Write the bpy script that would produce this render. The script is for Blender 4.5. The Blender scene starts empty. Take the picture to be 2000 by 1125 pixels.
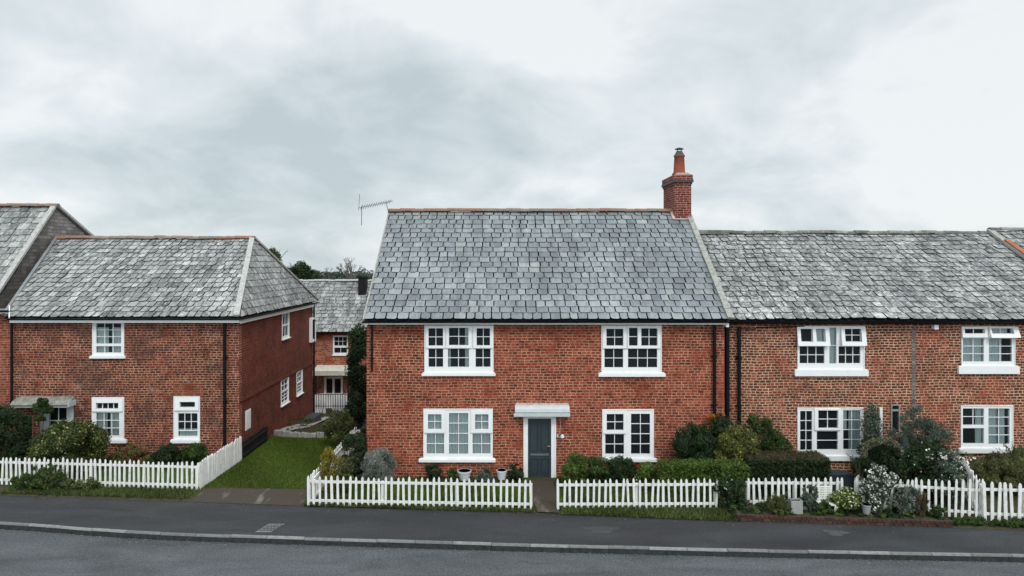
import bpy, math, random
import numpy as np
from mathutils import Vector, Matrix

C = bpy.context.scene
COL = C.collection
# ------------------------------------------------------------------ camera
H, F, VX, VY = 6.7, 1333.0, 975.0, 515.0       # eye height (m), focal length and vanishing point of the photograph (px of 2000)
cd = bpy.data.cameras.new("camera"); cam = bpy.data.objects.new("camera", cd); COL.objects.link(cam)
cam.location = (0, 0, H); cam.rotation_euler = (math.radians(90), 0, 0)
cd.sensor_width = 36; cd.lens = F/2000*36
cd.shift_x = (1000-VX)/2000; cd.shift_y = -(562.5-VY)/2000
cd.clip_end = 5000; cd.clip_start = .1
C.camera = cam
C.view_settings.view_transform = 'Standard'; C.view_settings.look = 'None'
C.view_settings.gamma = 1; C.view_settings.exposure = 0.14
C.render.engine = 'CYCLES'
C.cycles.max_bounces = 6; C.cycles.diffuse_bounces = 3; C.cycles.glossy_bounces = 2; C.cycles.transparent_max_bounces = 8
C.cycles.sample_clamp_indirect = 4

class NT:
    def __init__(s, tree): s.t = tree; tree.nodes.clear()
    def n(s, typ, ins=None, **kw):
        nd = s.t.nodes.new(typ)
        for k, v in kw.items(): setattr(nd, k, v)
        if ins:
            for k, v in ins.items():
                sock = nd.inputs[k]
                if isinstance(v, bpy.types.NodeSocket): s.t.links.new(v, sock)
                else: sock.default_value = v
        return nd
    def math(s, op, a, b=0.0, c=None, clamp=False):
        nd = s.t.nodes.new('ShaderNodeMath'); nd.operation = op; nd.use_clamp = clamp
        for i, v in enumerate((a, b) if c is None else (a, b, c)):
            if isinstance(v, bpy.types.NodeSocket): s.t.links.new(v, nd.inputs[i])
            else: nd.inputs[i].default_value = v
        return nd.outputs[0]
    def mix(s, f, a, b, typ='MIX'):
        nd = s.t.nodes.new('ShaderNodeMix'); nd.data_type = 'RGBA'; nd.blend_type = typ
        for sock, v in ((nd.inputs[0], f), (nd.inputs[6], a), (nd.inputs[7], b)):
            if isinstance(v, bpy.types.NodeSocket): s.t.links.new(v, sock)
            else: sock.default_value = (*v, 1) if isinstance(v, tuple) and len(v) == 3 else v
        return nd.outputs[2]
    def ramp(s, f, stops, interp='LINEAR'):
        nd = s.t.nodes.new('ShaderNodeValToRGB'); cr = nd.color_ramp; cr.interpolation = interp
        while len(cr.elements) < len(stops): cr.elements.new(.5)
        for e, (p, c) in zip(cr.elements, stops):
            e.position = p; e.color = (c, c, c, 1) if isinstance(c, (int, float)) else (*c, 1)
        s.t.links.new(f, nd.inputs[0]); return nd.outputs[0]
    def noise(s, vec, scale, detail=4, rough=.55, dist=0.0):
        return s.n('ShaderNodeTexNoise', {'Vector': vec, 'Scale': scale, 'Detail': detail, 'Roughness': rough, 'Distortion': dist}).outputs[0]

# ------------------------------------------------------------------ world: bright overcast
W = bpy.data.worlds.new("World"); C.world = W; W.use_nodes = True
w = NT(W.node_tree)
SUN_EL, SUN_AZ = math.radians(48), math.radians(155)     # behind the camera, a little to the right
sky = w.n('ShaderNodeTexSky', sky_type='NISHITA', sun_disc=False, sun_elevation=SUN_EL, sun_rotation=SUN_AZ)
tc = w.n('ShaderNodeTexCoord').outputs['Generated']
sp = w.n('ShaderNodeSeparateXYZ', {0: tc})
zz = w.math('MAXIMUM', sp.outputs[2], 0.0)
den = w.math('ADD', zz, 0.42)
cx = w.math('ADD', w.math('DIVIDE', sp.outputs[0], den), .48); cy = w.math('DIVIDE', sp.outputs[1], den)
cv = w.n('ShaderNodeCombineXYZ', {0: cx, 1: cy, 2: 11.8}).outputs[0]
n1 = w.noise(cv, 1.15, 5, .5, .5)
n2 = w.noise(cv, 3.4, 6, .55, .4)
nn = w.math('ADD', w.math('MULTIPLY', n1, .62), w.math('MULTIPLY', n2, .38))
cloud = w.ramp(nn, [(.39, (.50, .575, .605)), (.45, (.60, .67, .70)), (.51, (.70, .755, .78)), (.57, (.82, .85, .865))])
mixc = w.mix(.93, w.mix(1.0, sky.outputs[0], (.09, .09, .09), 'MULTIPLY'), cloud)
hi = w.n('ShaderNodeMapRange', {0: sp.outputs[2], 1: .40, 2: .95, 3: 1.0, 4: 2.1}).outputs[0]      # an overcast sky is brightest overhead
bk = w.n('ShaderNodeMapRange', {0: sp.outputs[1], 1: -.1, 2: -.8, 3: 1.0, 4: 1.55}).outputs[0]    # and on the sun's side
col = w.mix(1.0, mixc, w.n('ShaderNodeCombineXYZ', {0: w.math('MULTIPLY', hi, bk), 1: w.math('MULTIPLY', hi, bk), 2: w.math('MULTIPLY', hi, bk)}).outputs[0], 'MULTIPLY')
bg = w.n('ShaderNodeBackground', {0: col, 1: 1.0})
wo = w.n('ShaderNodeOutputWorld', {0: bg.outputs[0]})

sd = bpy.data.lights.new("sun", 'SUN'); so = bpy.data.objects.new("sun", sd); COL.objects.link(so)
sd.energy = 1.3; sd.angle = math.radians(14); sd.color = (1, .97, .93)
dirv = Vector((math.sin(SUN_AZ)*math.cos(SUN_EL), math.cos(SUN_AZ)*math.cos(SUN_EL), math.sin(SUN_EL)))
so.rotation_euler = (-dirv).to_track_quat('-Z', 'Y').to_euler(); so.location = (10, -20, 30)

# ------------------------------------------------------------------ helpers
R = random.Random(7)
NR = np.random.RandomState(11)
def X(px, Y): return (px-VX)*Y/F
def Z(py, Y): return H-(py-VY)*Y/F
def GY(py, z=0.0): return (H-z)*F/(py-VY)

def tag(o, label=None, cat=None, group=None, kind=None):
    if label: o['label'] = label
    if cat: o['category'] = cat
    if group: o['group'] = group
    if kind: o['kind'] = kind
    return o
def empty(name, loc, label, cat, group=None):
    o = bpy.data.objects.new(name, None); COL.objects.link(o); o.location = loc
    o.empty_display_size = .3
    return tag(o, label, cat, group)
def origin(p):
    v = Vector((0, 0, 0))
    while p is not None: v += Vector(p.location); p = p.parent
    return v

class MB:
    def __init__(s): s.v = []; s.f = []; s.m = []; s.t = []
    def face(s, pts, m=0, t=(.5, .5)):
        b = len(s.v); s.v += [tuple(p) for p in pts]; s.f.append(tuple(range(b, b+len(pts)))); s.m.append(m); s.t.append(t)
    def box(s, x0, x1, y0, y1, z0, z1, m=0, t=(.5, .5), mp=None):
        x0, x1 = sorted((x0, x1)); y0, y1 = sorted((y0, y1)); z0, z1 = sorted((z0, z1))
        P = [(x0,y0,z0),(x1,y0,z0),(x1,y1,z0),(x0,y1,z0),(x0,y0,z1),(x1,y0,z1),(x1,y1,z1),(x0,y1,z1)]
        if mp: P = [mp(*p) for p in P]
        b = len(s.v); s.v += P
        for q in ((0,3,2,1),(4,5,6,7),(0,1,5,4),(1,2,6,5),(2,3,7,6),(3,0,4,7)):
            s.f.append(tuple(b+i for i in q)); s.m.append(m); s.t.append(t)
    def prism(s, poly, mapf, a0, a1, m=0, t=(.5, .5)):       # poly in (u,v); mapf(u,v,w)
        n = len(poly); b = len(s.v)
        s.v += [mapf(u, v, a0) for u, v in poly] + [mapf(u, v, a1) for u, v in poly]
        s.f.append(tuple(range(b+n-1, b-1, -1))); s.f.append(tuple(range(b+n, b+2*n))); s.m += [m, m]; s.t += [t, t]
        for i in range(n):
            j = (i+1) % n; s.f.append((b+i, b+j, b+n+j, b+n+i)); s.m.append(m); s.t.append(t)
    def tube(s, pts, r, n=8, m=0, t=(.5, .5), cap=True):
        pts = [Vector(p) for p in pts]; rs = r if isinstance(r, (list, tuple)) else [r]*len(pts)
        rings = []
        for i, p in enumerate(pts):
            d = (pts[min(i+1, len(pts)-1)]-pts[max(i-1, 0)]).normalized()
            a = Vector((0, 0, 1)) if abs(d.z) < .9 else Vector((0, 1, 0))
            u = d.cross(a).normalized(); v = d.cross(u)
            b = len(s.v); rings.append(b)
            s.v += [tuple(p+(u*math.cos(k*2*math.pi/n)+v*math.sin(k*2*math.pi/n))*rs[i]) for k in range(n)]
        for a, b in zip(rings, rings[1:]):
            for k in range(n):
                s.f.append((a+k, a+(k+1) % n, b+(k+1) % n, b+k)); s.m.append(m); s.t.append(t)
        if cap:
            s.f.append(tuple(rings[0]+k for k in range(n-1, -1, -1))); s.f.append(tuple(rings[-1]+k for k in range(n))); s.m += [m, m]; s.t += [t, t]
    def lathe(s, c, prof, n=20, m=0, t=(.5, .5)):            # prof: (radius, z)
        s.tube([(c[0], c[1], c[2]+z) for r_, z in prof], [r_ for r_, z in prof], n, m, t)
    def beam(s, A, B, wd, h, m=0, t=(.5, .5), up=(0, 0, 1), seg=1, jit=0, gap=0.0):
        A, B, up = Vector(A), Vector(B), Vector(up); d = (B-A).normalized(); side = d.cross(up).normalized(); nn = side.cross(d)
        for i in range(seg):
            p = A.lerp(B, i/seg)+d*gap; q = A.lerp(B, (i+1)/seg)-d*gap; o = nn*(R.uniform(-jit, jit) if jit else 0)
            cs = []
            for e in (p, q):
                for a, b_ in ((-1, 0), (1, 0), (1, 1), (-1, 1)): cs.append(tuple(e+o+side*(a*wd/2)+nn*(b_*h)))
            b0 = len(s.v); s.v += cs
            tt = t if seg == 1 else (R.random(), R.random())
            for qd in ((0,1,2,3),(7,6,5,4),(0,4,5,1),(1,5,6,2),(2,6,7,3),(3,7,4,0)):
                s.f.append(tuple(b0+k for k in qd)); s.m.append(m); s.t.append(tt)
    def plate(s, u0, v0, u1, v1, holes, mapf, wf, wb, m=0):  # slab with rectangular holes, front face at wf, back at wb
        us = sorted({round(a, 4) for a in [u0, u1]+[h[i] for h in holes for i in (0, 2)] if u0-1e-4 <= a <= u1+1e-4})
        vs = sorted({round(a, 4) for a in [v0, v1]+[h[i] for h in holes for i in (1, 3)] if v0-1e-4 <= a <= v1+1e-4})
        def solid(i, j):
            if i < 0 or j < 0 or i >= len(us)-1 or j >= len(vs)-1: return False
            cu, cv_ = (us[i]+us[i+1])/2, (vs[j]+vs[j+1])/2
            return not any(h[0] < cu < h[2] and h[1] < cv_ < h[3] for h in holes)
        for i in range(len(us)-1):
            for j in range(len(vs)-1):
                if not solid(i, j): continue
                a, b, c, d = us[i], vs[j], us[i+1], vs[j+1]
                s.face([mapf(a, b, wf), mapf(c, b, wf), mapf(c, d, wf), mapf(a, d, wf)], m)
                s.face([mapf(a, b, wb), mapf(a, d, wb), mapf(c, d, wb), mapf(c, b, wb)], m)
                if not solid(i-1, j): s.face([mapf(a, b, wf), mapf(a, d, wf), mapf(a, d, wb), mapf(a, b, wb)], m)
                if not solid(i+1, j): s.face([mapf(c, b, wf), mapf(c, b, wb), mapf(c, d, wb), mapf(c, d, wf)], m)
                if not solid(i, j-1): s.face([mapf(a, b, wf), mapf(a, b, wb), mapf(c, b, wb), mapf(c, b, wf)], m)
                if not solid(i, j+1): s.face([mapf(a, d, wf), mapf(c, d, wf), mapf(c, d, wb), mapf(a, d, wb)], m)
    def build(s, name, mats, parent=None, smooth=False):
        if not isinstance(mats, (list, tuple)): mats = [mats]
        o3 = origin(parent)
        me = bpy.data.meshes.new(name)
        V = np.array(s.v, dtype=np.float64)
        me.from_pydata([tuple(p) for p in (V-np.array(o3))], [], s.f)
        for m in mats: me.materials.append(m)
        me.polygons.foreach_set('material_index', s.m)
        me.update()
        me.uv_layers.new(name='UV'); me.color_attributes.new('tint', 'FLOAT_COLOR', 'CORNER')
        uvs = []; cols = []
        for p, t in zip(me.polygons, s.t):
            nx, ny, nz = abs(p.normal.x), abs(p.normal.y), abs(p.normal.z)
            for vi in p.vertices:
                x, y, z = V[vi]
                if nz > max(nx, ny)*1.2: uvs += [x, y]
                elif nx > ny: uvs += [y, z]
                else: uvs += [x, z]
                cols += [t[0], t[1], 0, 1]
        me.uv_layers['UV'].data.foreach_set('uv', uvs); me.color_attributes['tint'].data.foreach_set('color', cols)
        if smooth: me.polygons.foreach_set('use_smooth', [True]*len(me.polygons))
        o = bpy.data.objects.new(name, me); COL.objects.link(o)
        if parent: o.parent = parent
        return o
def front(Yp): return lambda u, v, w_: (u, Yp-w_, v)          # wall facing the street; w_ = outwards
def rside(Xp): return lambda u, v, w_: (Xp+w_, u, v)          # wall facing right

# ------------------------------------------------------------------ materials
def new_mat(name):
    m = bpy.data.materials.new(name); m.use_nodes = True; return m, NT(m.node_tree)
def finish(n, color, rough=.8, spec=.3, bump=None, bstr=.3, bdist=.01, metal=0.0):
    b = n.n('ShaderNodeBsdfPrincipled'); 
    for k, v in (('Base Color', color), ('Roughness', rough), ('Specular IOR Level', spec), ('Metallic', metal)):
        if isinstance(v, bpy.types.NodeSocket): n.t.links.new(v, b.inputs[k])
        else: b.inputs[k].default_value = (*v, 1) if isinstance(v, tuple) else v
    if bump is not None:
        bp = n.n('ShaderNodeBump', {'Height': bump, 'Strength': bstr, 'Distance': bdist}); n.t.links.new(bp.outputs[0], b.inputs['Normal'])
    n.n('ShaderNodeOutputMaterial', {0: b.outputs[0]}); return b
def pos(n): return n.n('ShaderNodeNewGeometry').outputs['Position']
def attr(n):
    a = n.n('ShaderNodeAttribute', attribute_name='tint'); s_ = n.n('ShaderNodeSeparateColor', {0: a.outputs['Color']})
    return s_.outputs[0], s_.outputs[1]

def brick_mat(name, stops, mortar, patches=(), bw=.215, rh=.084, ms=.014, wob=1.0, seed=0.0, mortar_keep=.25):
    m, n = new_mat(name)
    uv = n.n('ShaderNodeUVMap', uv_map='UV').outputs[0]
    P = n.n('ShaderNodeVectorMath', {0: pos(n), 1: (seed, seed*.7, seed*.3)}, operation='ADD').outputs[0]
    a = n.n('ShaderNodeTexNoise', {'Vector': P, 'Scale': .8, 'Detail': 2}).outputs['Color']
    b = n.n('ShaderNodeTexNoise', {'Vector': P, 'Scale': 5.5, 'Detail': 3}).outputs['Color']
    def cen(c_, k): 
        s1 = n.n('ShaderNodeVectorMath', {0: c_, 1: (.5, .5, .5)}, operation='SUBTRACT').outputs[0]
        return n.n('ShaderNodeVectorMath', {0: s1, 1: (k, k, k)}, operation='MULTIPLY').outputs[0]
    v = n.n('ShaderNodeVectorMath', {0: uv, 1: cen(a, .075*wob)}, operation='ADD').outputs[0]
    v = n.n('ShaderNodeVectorMath', {0: v, 1: cen(b, .020*wob)}, operation='ADD').outputs[0]
    br = n.n('ShaderNodeTexBrick', {'Vector': v, 'Color1': (0, 0, 0, 1), 'Color2': (1, 1, 1, 1), 'Mortar': (.5, .5, .5, 1), 'Scale': 1.0,
             'Mortar Size': ms, 'Mortar Smooth': .15, 'Brick Width': bw, 'Row Height': rh})
    br.offset = .5; br.squash = .72; br.squash_frequency = 3
    c = n.ramp(br.outputs['Color'], stops)
    g = n.ramp(n.noise(P, 28, 4, .7), [(.3, .72), (.7, 1.22)])
    c = n.mix(1.0, c, g, 'MULTIPLY')
    big = n.ramp(n.noise(P, .55, 3, .6, .4), [(.35, .74), (.65, 1.16)])
    c = n.mix(1.0, c, big, 'MULTIPLY')
    vs_ = n.n('ShaderNodeMapping', {'Vector': P, 'Scale': (2.6, 2.6, .32)}).outputs[0]
    c = n.mix(n.ramp(n.noise(vs_, 1.0, 5, .6, .3), [(.50, 0.0), (.72, .55)]), c, n.mix(1.0, c, (.50, .47, .44), 'MULTIPLY'))
    mm = n.mix(1.0, mortar, n.ramp(n.noise(P, 3.0, 5, .7), [(.3, .45), (.7, 1.25)]), 'MULTIPLY')
    fac = n.math('MULTIPLY', br.outputs['Fac'], n.ramp(n.noise(P, 1.7, 4, .7), [(.36, mortar_keep), (.50, 1.0)]))
    c = n.mix(fac, c, mm)
    for (pc, sc, lo, hi_, amt, sd_) in patches:
        P2 = n.n('ShaderNodeVectorMath', {0: P, 1: (sd_, sd_, sd_)}, operation='ADD').outputs[0]
        k = n.ramp(n.noise(P2, sc, 7, .68, .3), [(lo, 0.0), (hi_, amt)])
        c = n.mix(k, c, pc)
    finish(n, c, .88, .2, n.math('SUBTRACT', n.noise(P, 40, 3, .6), br.outputs['Fac']), .5, .008)
    return m
M = {}
red = [(0, (.075, .022, .015)), (.10, (.125, .028, .017)), (.35, (.195, .038, .021)), (.75, (.252, .051, .026)), (1, (.32, .082, .042))]
M['brick_main'] = brick_mat('brick_main', red, (.50, .275, .18), [((.13, .038, .028), .9, .56, .70, .5, 3), ((.45, .30, .22), 4.5, .70, .78, .4, 9)], seed=2, bw=.20, rh=.086, ms=.011, mortar_keep=.3)
brn = [(0, (.045, .020, .015)), (.2, (.085, .024, .017)), (.55, (.148, .033, .019)), (.85, (.198, .044, .025)), (1, (.26, .070, .040))]
M['brick_left'] = brick_mat('brick_left', brn, (.48, .27, .18), [((.05, .035, .030), .7, .52, .66, .75, 5), ((.42, .32, .27), 1.5, .60, .74, .6, 21), ((.09, .08, .05), 1.3, .62, .72, .6, 33)], seed=11, bw=.19, ms=.011, mortar_keep=.3)
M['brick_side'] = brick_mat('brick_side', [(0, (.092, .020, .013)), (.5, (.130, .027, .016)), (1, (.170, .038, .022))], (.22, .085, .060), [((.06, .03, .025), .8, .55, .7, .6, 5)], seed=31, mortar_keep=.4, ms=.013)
M['brick_orange'] = brick_mat('brick_orange', [(0, (.13, .035, .022)), (.5, (.22, .052, .030)), (1, (.31, .085, .045))], (.38, .19, .13), [], seed=5)
M['brick_right'] = brick_mat('brick_right', [(0, (.060, .024, .016)), (.25, (.105, .029, .017)), (.6, (.165, .038, .021)), (.85, (.235, .050, .026)), (1, (.31, .095, .050))], (.57, .37, .25), [((.34, .060, .032), .8, .54, .68, .5, 3), ((.07, .04, .035), .9, .60, .72, .5, 14)], bw=.19, rh=.086, ms=.014, wob=1.5, seed=51, mortar_keep=.5)
M['brick_cottage'] = brick_mat('brick_cottage', [(0, (.16, .05, .03)), (.5, (.30, .075, .04)), (1, (.42, .14, .08))], (.42, .25, .18), [], seed=71, bw=.24, rh=.10)
M['brick_chimney'] = brick_mat('brick_chimney', [(0, (.07, .018, .016)), (.5, (.13, .025, .020)), (1, (.19, .045, .034))], (.40, .22, .18), [], seed=81, wob=.5, ms=.011)
M['brick_edging'] = brick_mat('brick_edging', [(0, (.04, .024, .02)), (.5, (.075, .033, .026)), (1, (.12, .05, .035))], (.05, .042, .036), [((.05, .05, .035), 2, .5, .65, .7, 5)], seed=91)
M['brick_gable'] = brick_mat('brick_gable', [(0, (.14, .125, .118)), (.5, (.20, .18, .168)), (1, (.27, .245, .225))], (.11, .10, .09), [((.22, .2, .18), 1.0, .6, .72, .4, 5)], seed=95, bw=.42, rh=.14, ms=.012)

def slate_mat(name, stops, blotch, bl_lo, bl_hi, bl_amt, dark_amt=.5, seed=0.0, moss=None):
    m, n = new_mat(name); r_, g_ = attr(n)
    P = n.n('ShaderNodeVectorMath', {0: pos(n), 1: (seed, seed, seed)}, operation='ADD').outputs[0]
    c = n.ramp(r_, stops)
    k = n.ramp(n.noise(P, 7, 8, .8), [(bl_lo, 0.0), (bl_hi, bl_amt)])
    c = n.mix(k, c, blotch)
    st = n.n('ShaderNodeMapping', {'Vector': P, 'Scale': (14, 3, 3)}).outputs[0]
    c = n.mix(1.0, c, n.ramp(n.noise(st, 1.6, 5, .7), [(.3, 1-dark_amt), (.65, 1.15)]), 'MULTIPLY')
    c = n.mix(1.0, c, n.ramp(n.noise(P, .45, 3, .6), [(.35, .80), (.65, 1.12)]), 'MULTIPLY')
    s2 = n.n('ShaderNodeMapping', {'Vector': P, 'Scale': (2.4, .35, .35)}).outputs[0]
    c = n.mix(1.0, c, n.ramp(n.noise(s2, 1.0, 5, .65, .2), [(.34, 1-dark_amt*.7), (.58, 1.08)]), 'MULTIPLY')
    c = n.mix(n.math('MULTIPLY', n.math('GREATER_THAN', g_, .93), .3), c, (.36, .37, .34))
    if moss: c = n.mix(n.ramp(n.noise(P, .9, 6, .7, .4), [(moss[1], 0.0), (moss[2], .8)]), c, moss[0])
    finish(n, c, .55, .4, n.noise(P, 30, 4, .7), .4, .006); return m
M['slate_main'] = slate_mat('slate_main', [(0, (.140, .158, .168)), (.3, (.178, .200, .211)), (.7, (.210, .233, .244)), (1, (.265, .287, .292))], (.38, .40, .40), .55, .76, .6, .34, 1)
M['slate_old'] = slate_mat('slate_old', [(0, (.11, .117, .118)), (.35, (.185, .193, .194)), (.65, (.27, .278, .276)), (1, (.44, .44, .42))], (.56, .56, .52), .47, .63, .8, .65, 7, ((.055, .055, .05), .60, .74))
M['slate_rough'] = slate_mat('slate_rough', [(0, (.085, .088, .087)), (.35, (.150, .154, .153)), (.7, (.225, .230, .227)), (1, (.35, .355, .345))], (.66, .67, .65), .47, .62, .85, .65, 17, ((.055, .055, .048), .60, .74))
M['slate_side'] = slate_mat('slate_side', [(0, (.10, .105, .108)), (.5, (.155, .162, .166)), (1, (.21, .215, .216))], (.34, .35, .35), .55, .75, .5, .4, 27)

def plain(name, c, rough=.6, spec=.4, var=.15, scale=6, metal=0.0, bump=0.0, dirt=None):
    m, n = new_mat(name); P = pos(n)
    cc = n.mix(1.0, c, n.ramp(n.noise(P, scale, 5, .65), [(.3, 1-var), (.7, 1+var)]), 'MULTIPLY')
    if dirt: cc = n.mix(n.ramp(n.noise(P, dirt[1], 6, .72, .3), [(dirt[2], 0.0), (dirt[3], dirt[4])]), cc, dirt[0])
    finish(n, cc, rough, spec, n.noise(P, scale*5, 3, .6) if bump else None, bump, .01, metal); return m
M['edge'] = plain('slate_edge', (.018, .019, .02), .9, .1)  # near-black edge faces: shade under each slate put into the colour
M['felt'] = plain('roof_felt', (.014, .015, .016), .95, .05)
M['white'] = plain('white_paint', (.80, .81, .80), .5, .3, .04, 3, dirt=((.40, .40, .37), 6, .56, .78, .45))
M['picket'] = plain('picket_paint', (.76, .76, .73), .65, .25, .08, 5, dirt=((.32, .33, .26), 7, .52, .74, .65))
M['black'] = plain('black_gutter', (.004, .0045, .006), .55, .2, .3)
M['black2'] = plain('black_timber', (.012, .012, .013), .8, .2, .4)
M['lead'] = plain('lead', (.17, .18, .19), .6, .4, .25, 4)
M['mortar'] = plain('mortar_verge', (.31, .31, .285), .9, .2, .3, 9, bump=.4, dirt=((.12, .12, .11), 5, .5, .7, .6))
M['mortar_pale'] = plain('mortar_pale', (.40, .40, .38), .9, .2, .25, 9, bump=.4, dirt=((.2, .2, .19), 8, .52, .68, .7))
M['mortar_pink'] = plain('mortar_pink', (.52, .40, .34), .9, .2, .25, 9, bump=.4)
M['pot'] = plain('chimney_pot', (.225, .062, .036), .8, .25, .2, 8, dirt=((.08, .04, .03), 6, .55, .75, .6))
M['iron'] = plain('dark_iron', (.05, .045, .045), .6, .4, .3)
M['door'] = plain('door_paint', (.028, .043, .050), .38, .5, .12, 4)
M['doorgroove'] = plain('letter_plate_grey', (.11, .13, .145), .4, .5, .1, 4)  # the letter plate's own blue-grey, paler than the door
M['step'] = plain('dark_step', (.05, .055, .062), .7, .3, .2, 5, bump=.3)
M['stone'] = plain('canopy_stone', (.24, .245, .21), .9, .2, .35, 7, bump=.5, dirt=((.10, .11, .07), 4, .5, .66, .7))
M['cream'] = plain('cream_canopy', (.55, .52, .44), .8, .2, .25, 5, dirt=((.22, .2, .16), 5, .55, .7, .7))
M['room'] = plain('room', (.04, .046, .05), .9, .1)
M['brass'] = plain('brass', (.5, .42, .25), .35, .5, .1, metal=.8)
M['bark'] = plain('bark', (.085, .065, .05), .95, .1, .4, 12, bump=.6)
M['twig'] = plain('twigs', (.11, .10, .095), .95, .1, .3, 12)
M['greybox'] = plain('grey_planter', (.30, .31, .30), .7, .3, .12)
M['ceramic'] = plain('white_ceramic', (.62, .66, .68), .4, .5, .08)
M['tarp'] = plain('blue_tarp', (.014, .024, .034), .55, .4, .3, 3)
M['rust'] = plain('rusty_pole', (.10, .035, .03), .7, .3, .3)
M['terra'] = plain('terracotta_tile', (.30, .12, .065), .8, .2, .3, 6)
M['frostwhite'] = plain('white_panel', (.50, .53, .54), .5, .3, .08)
M['redthing'] = plain('red_plastic', (.4, .03, .03), .5, .3, .1)
M['orange_clay'] = plain('clay', (.36, .12, .06), .85, .2, .3, 6)
M['stonepale'] = plain('pale_stone', (.30, .29, .26), .9, .2, .3, 6, bump=.4)
M['darkstone'] = plain('dark_stone', (.035, .045, .036), .9, .2, .4, 9, bump=.5, dirt=((.12, .14, .10), 7, .55, .7, .6))
M['plaque'] = plain('dark_plaque', (.02, .022, .025), .5, .3)

m, n = new_mat('ridge_clay'); r_, g_ = attr(n); P = pos(n)
c = n.ramp(r_, [(0, (.19, .17, .15)), (.45, (.26, .20, .16)), (.62, (.25, .14, .095)), (1, (.30, .15, .095))])
c = n.mix(n.ramp(n.noise(P, 7, 6, .7), [(.45, 0.0), (.68, .75)]), c, (.10, .10, .085)); finish(n, c, .85, .2, n.noise(P, 20, 4), .4, .01); M['ridge'] = m
m, n = new_mat('ridge_grey'); r_, g_ = attr(n); P = pos(n)
c = n.ramp(r_, [(0, (.13, .13, .12)), (.6, (.22, .22, .2)), (1, (.33, .32, .29))])
c = n.mix(n.ramp(n.noise(P, 5, 6, .7), [(.42, 0.0), (.66, .8)]), c, (.06, .062, .05)); finish(n, c, .9, .2, n.noise(P, 20, 4), .4, .01); M['ridge_grey'] = m

m, n = new_mat('window_glass')
fr = n.n('ShaderNodeFresnel', {'IOR': 1.5}); nz = n.noise(pos(n), 1.3, 2, .5)
bp = n.n('ShaderNodeBump', {'Height': nz, 'Strength': .12, 'Distance': .05})
gl = n.n('ShaderNodeBsdfGlossy', {'Color': (.8, .87, .92, 1), 'Roughness': .03, 'Normal': bp.outputs[0]})
tr = n.n('ShaderNodeBsdfTransparent', {'Color': (.80, .86, .86, 1)})
df_ = n.n('ShaderNodeBsdfDiffuse', {'Color': (.38, .50, .56, 1)}); tr = n.n('ShaderNodeMixShader', {0: .030, 1: tr.outputs[0], 2: df_.outputs[0]})
mx = n.n('ShaderNodeMixShader', {0: n.math('MULTIPLY', fr.outputs[0], .9), 1: tr.outputs[0], 2: gl.outputs[0]}); n.n('ShaderNodeOutputMaterial', {0: mx.outputs[0]}); M['glass'] = m

m, n = new_mat('net_curtain'); P = pos(n)
wv = n.n('ShaderNodeTexWave', {'Vector': P, 'Scale': 3.2, 'Distortion': 3.0, 'Detail': 2}); 
c = n.mix(1.0, (.74, .78, .77), n.ramp(wv.outputs['Fac'], [(0, .9), (1, 1.03)]), 'MULTIPLY'); finish(n, c, .9, .1); M['curtain'] = m

def asphalt(name, base, spk, seed, patches=True):
    m, n = new_mat(name); P = pos(n)
    c = n.mix(1.0, base, n.ramp(n.noise(P, 55, 3, .8), [(.3, 1-spk), (.7, 1+spk)]), 'MULTIPLY')
    c = n.mix(1.0, c, n.ramp(n.noise(P, 26, 2, .8), [(.35, 1-spk), (.65, 1+spk*1.1)]), 'MULTIPLY')
    st = n.n('ShaderNodeMapping', {'Vector': P, 'Location': (seed, seed, 0), 'Rotation': (0, 0, .07), 'Scale': (.35, 1.1, 1)}).outputs[0]
    c = n.mix(1.0, c, n.ramp(n.noise(st, 1.1, 6, .62, .5), [(.3, .62), (.7, 1.42)]), 'MULTIPLY')
    ck = n.n('ShaderNodeTexVoronoi', {'Vector': n.n('ShaderNodeVectorMath', {0: P, 1: n.n('ShaderNodeTexNoise', {'Vector': P, 'Scale': 1.6, 'Detail': 5}).outputs['Color']}, operation='ADD').outputs[0], 'Scale': .42}, feature='DISTANCE_TO_EDGE').outputs['Distance']
    c = n.mix(n.math('MULTIPLY', n.math('LESS_THAN', ck, .006), n.ramp(n.noise(P, .5, 2, .5), [(.54, 0.0), (.62, .45)])), c, (.014, .014, .015))
    vor = n.n('ShaderNodeTexVoronoi', {'Vector': P, 'Scale': 7.0}, feature='F1').outputs['Distance']
    c = n.mix(n.math('MULTIPLY', n.math('LESS_THAN', vor, .07), n.ramp(n.noise(P, 1.3, 3, .6), [(.45, 0.0), (.6, .7)])), c, (.22, .22, .20))
    finish(n, c, .82, .35, n.noise(P, 60, 3, .7), .6, .006); return m
M['road'] = asphalt('road_asphalt', (.064, .070, .075), .42, 3)
M['pavement'] = asphalt('pavement_asphalt', (.028, .029, .032), .35, 8)
M['patch'] = asphalt('repair_asphalt', (.048, .050, .052), .4, 15)
m, n = new_mat('drive_asphalt'); P = pos(n)
st = n.n('ShaderNodeMapping', {'Vector': P, 'Rotation': (0, 0, .5), 'Scale': (2.2, .5, 1)}).outputs[0]
c = n.mix(n.ramp(n.noise(st, 1.2, 7, .7), [(.54, 0.0), (.70, .8)]), n.mix(n.noise(P, 25, 4, .7), (.026, .022, .018), (.075, .056, .042)), (.20, .17, .14))
finish(n, c, .85, .3, n.noise(P, 40, 3, .7), .6, .01); M['drive'] = m
m, n = new_mat('kerb_stone'); r_, g_ = attr(n); P = pos(n)
c = n.mix(1.0, n.ramp(r_, [(0, (.13, .135, .135)), (1, (.24, .245, .24))]), n.ramp(n.noise(P, 9, 6, .75), [(.3, .6), (.7, 1.25)]), 'MULTIPLY')
finish(n, c, .85, .3, n.noise(P, 40, 3), .5, .006); M['kerb'] = m
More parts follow.
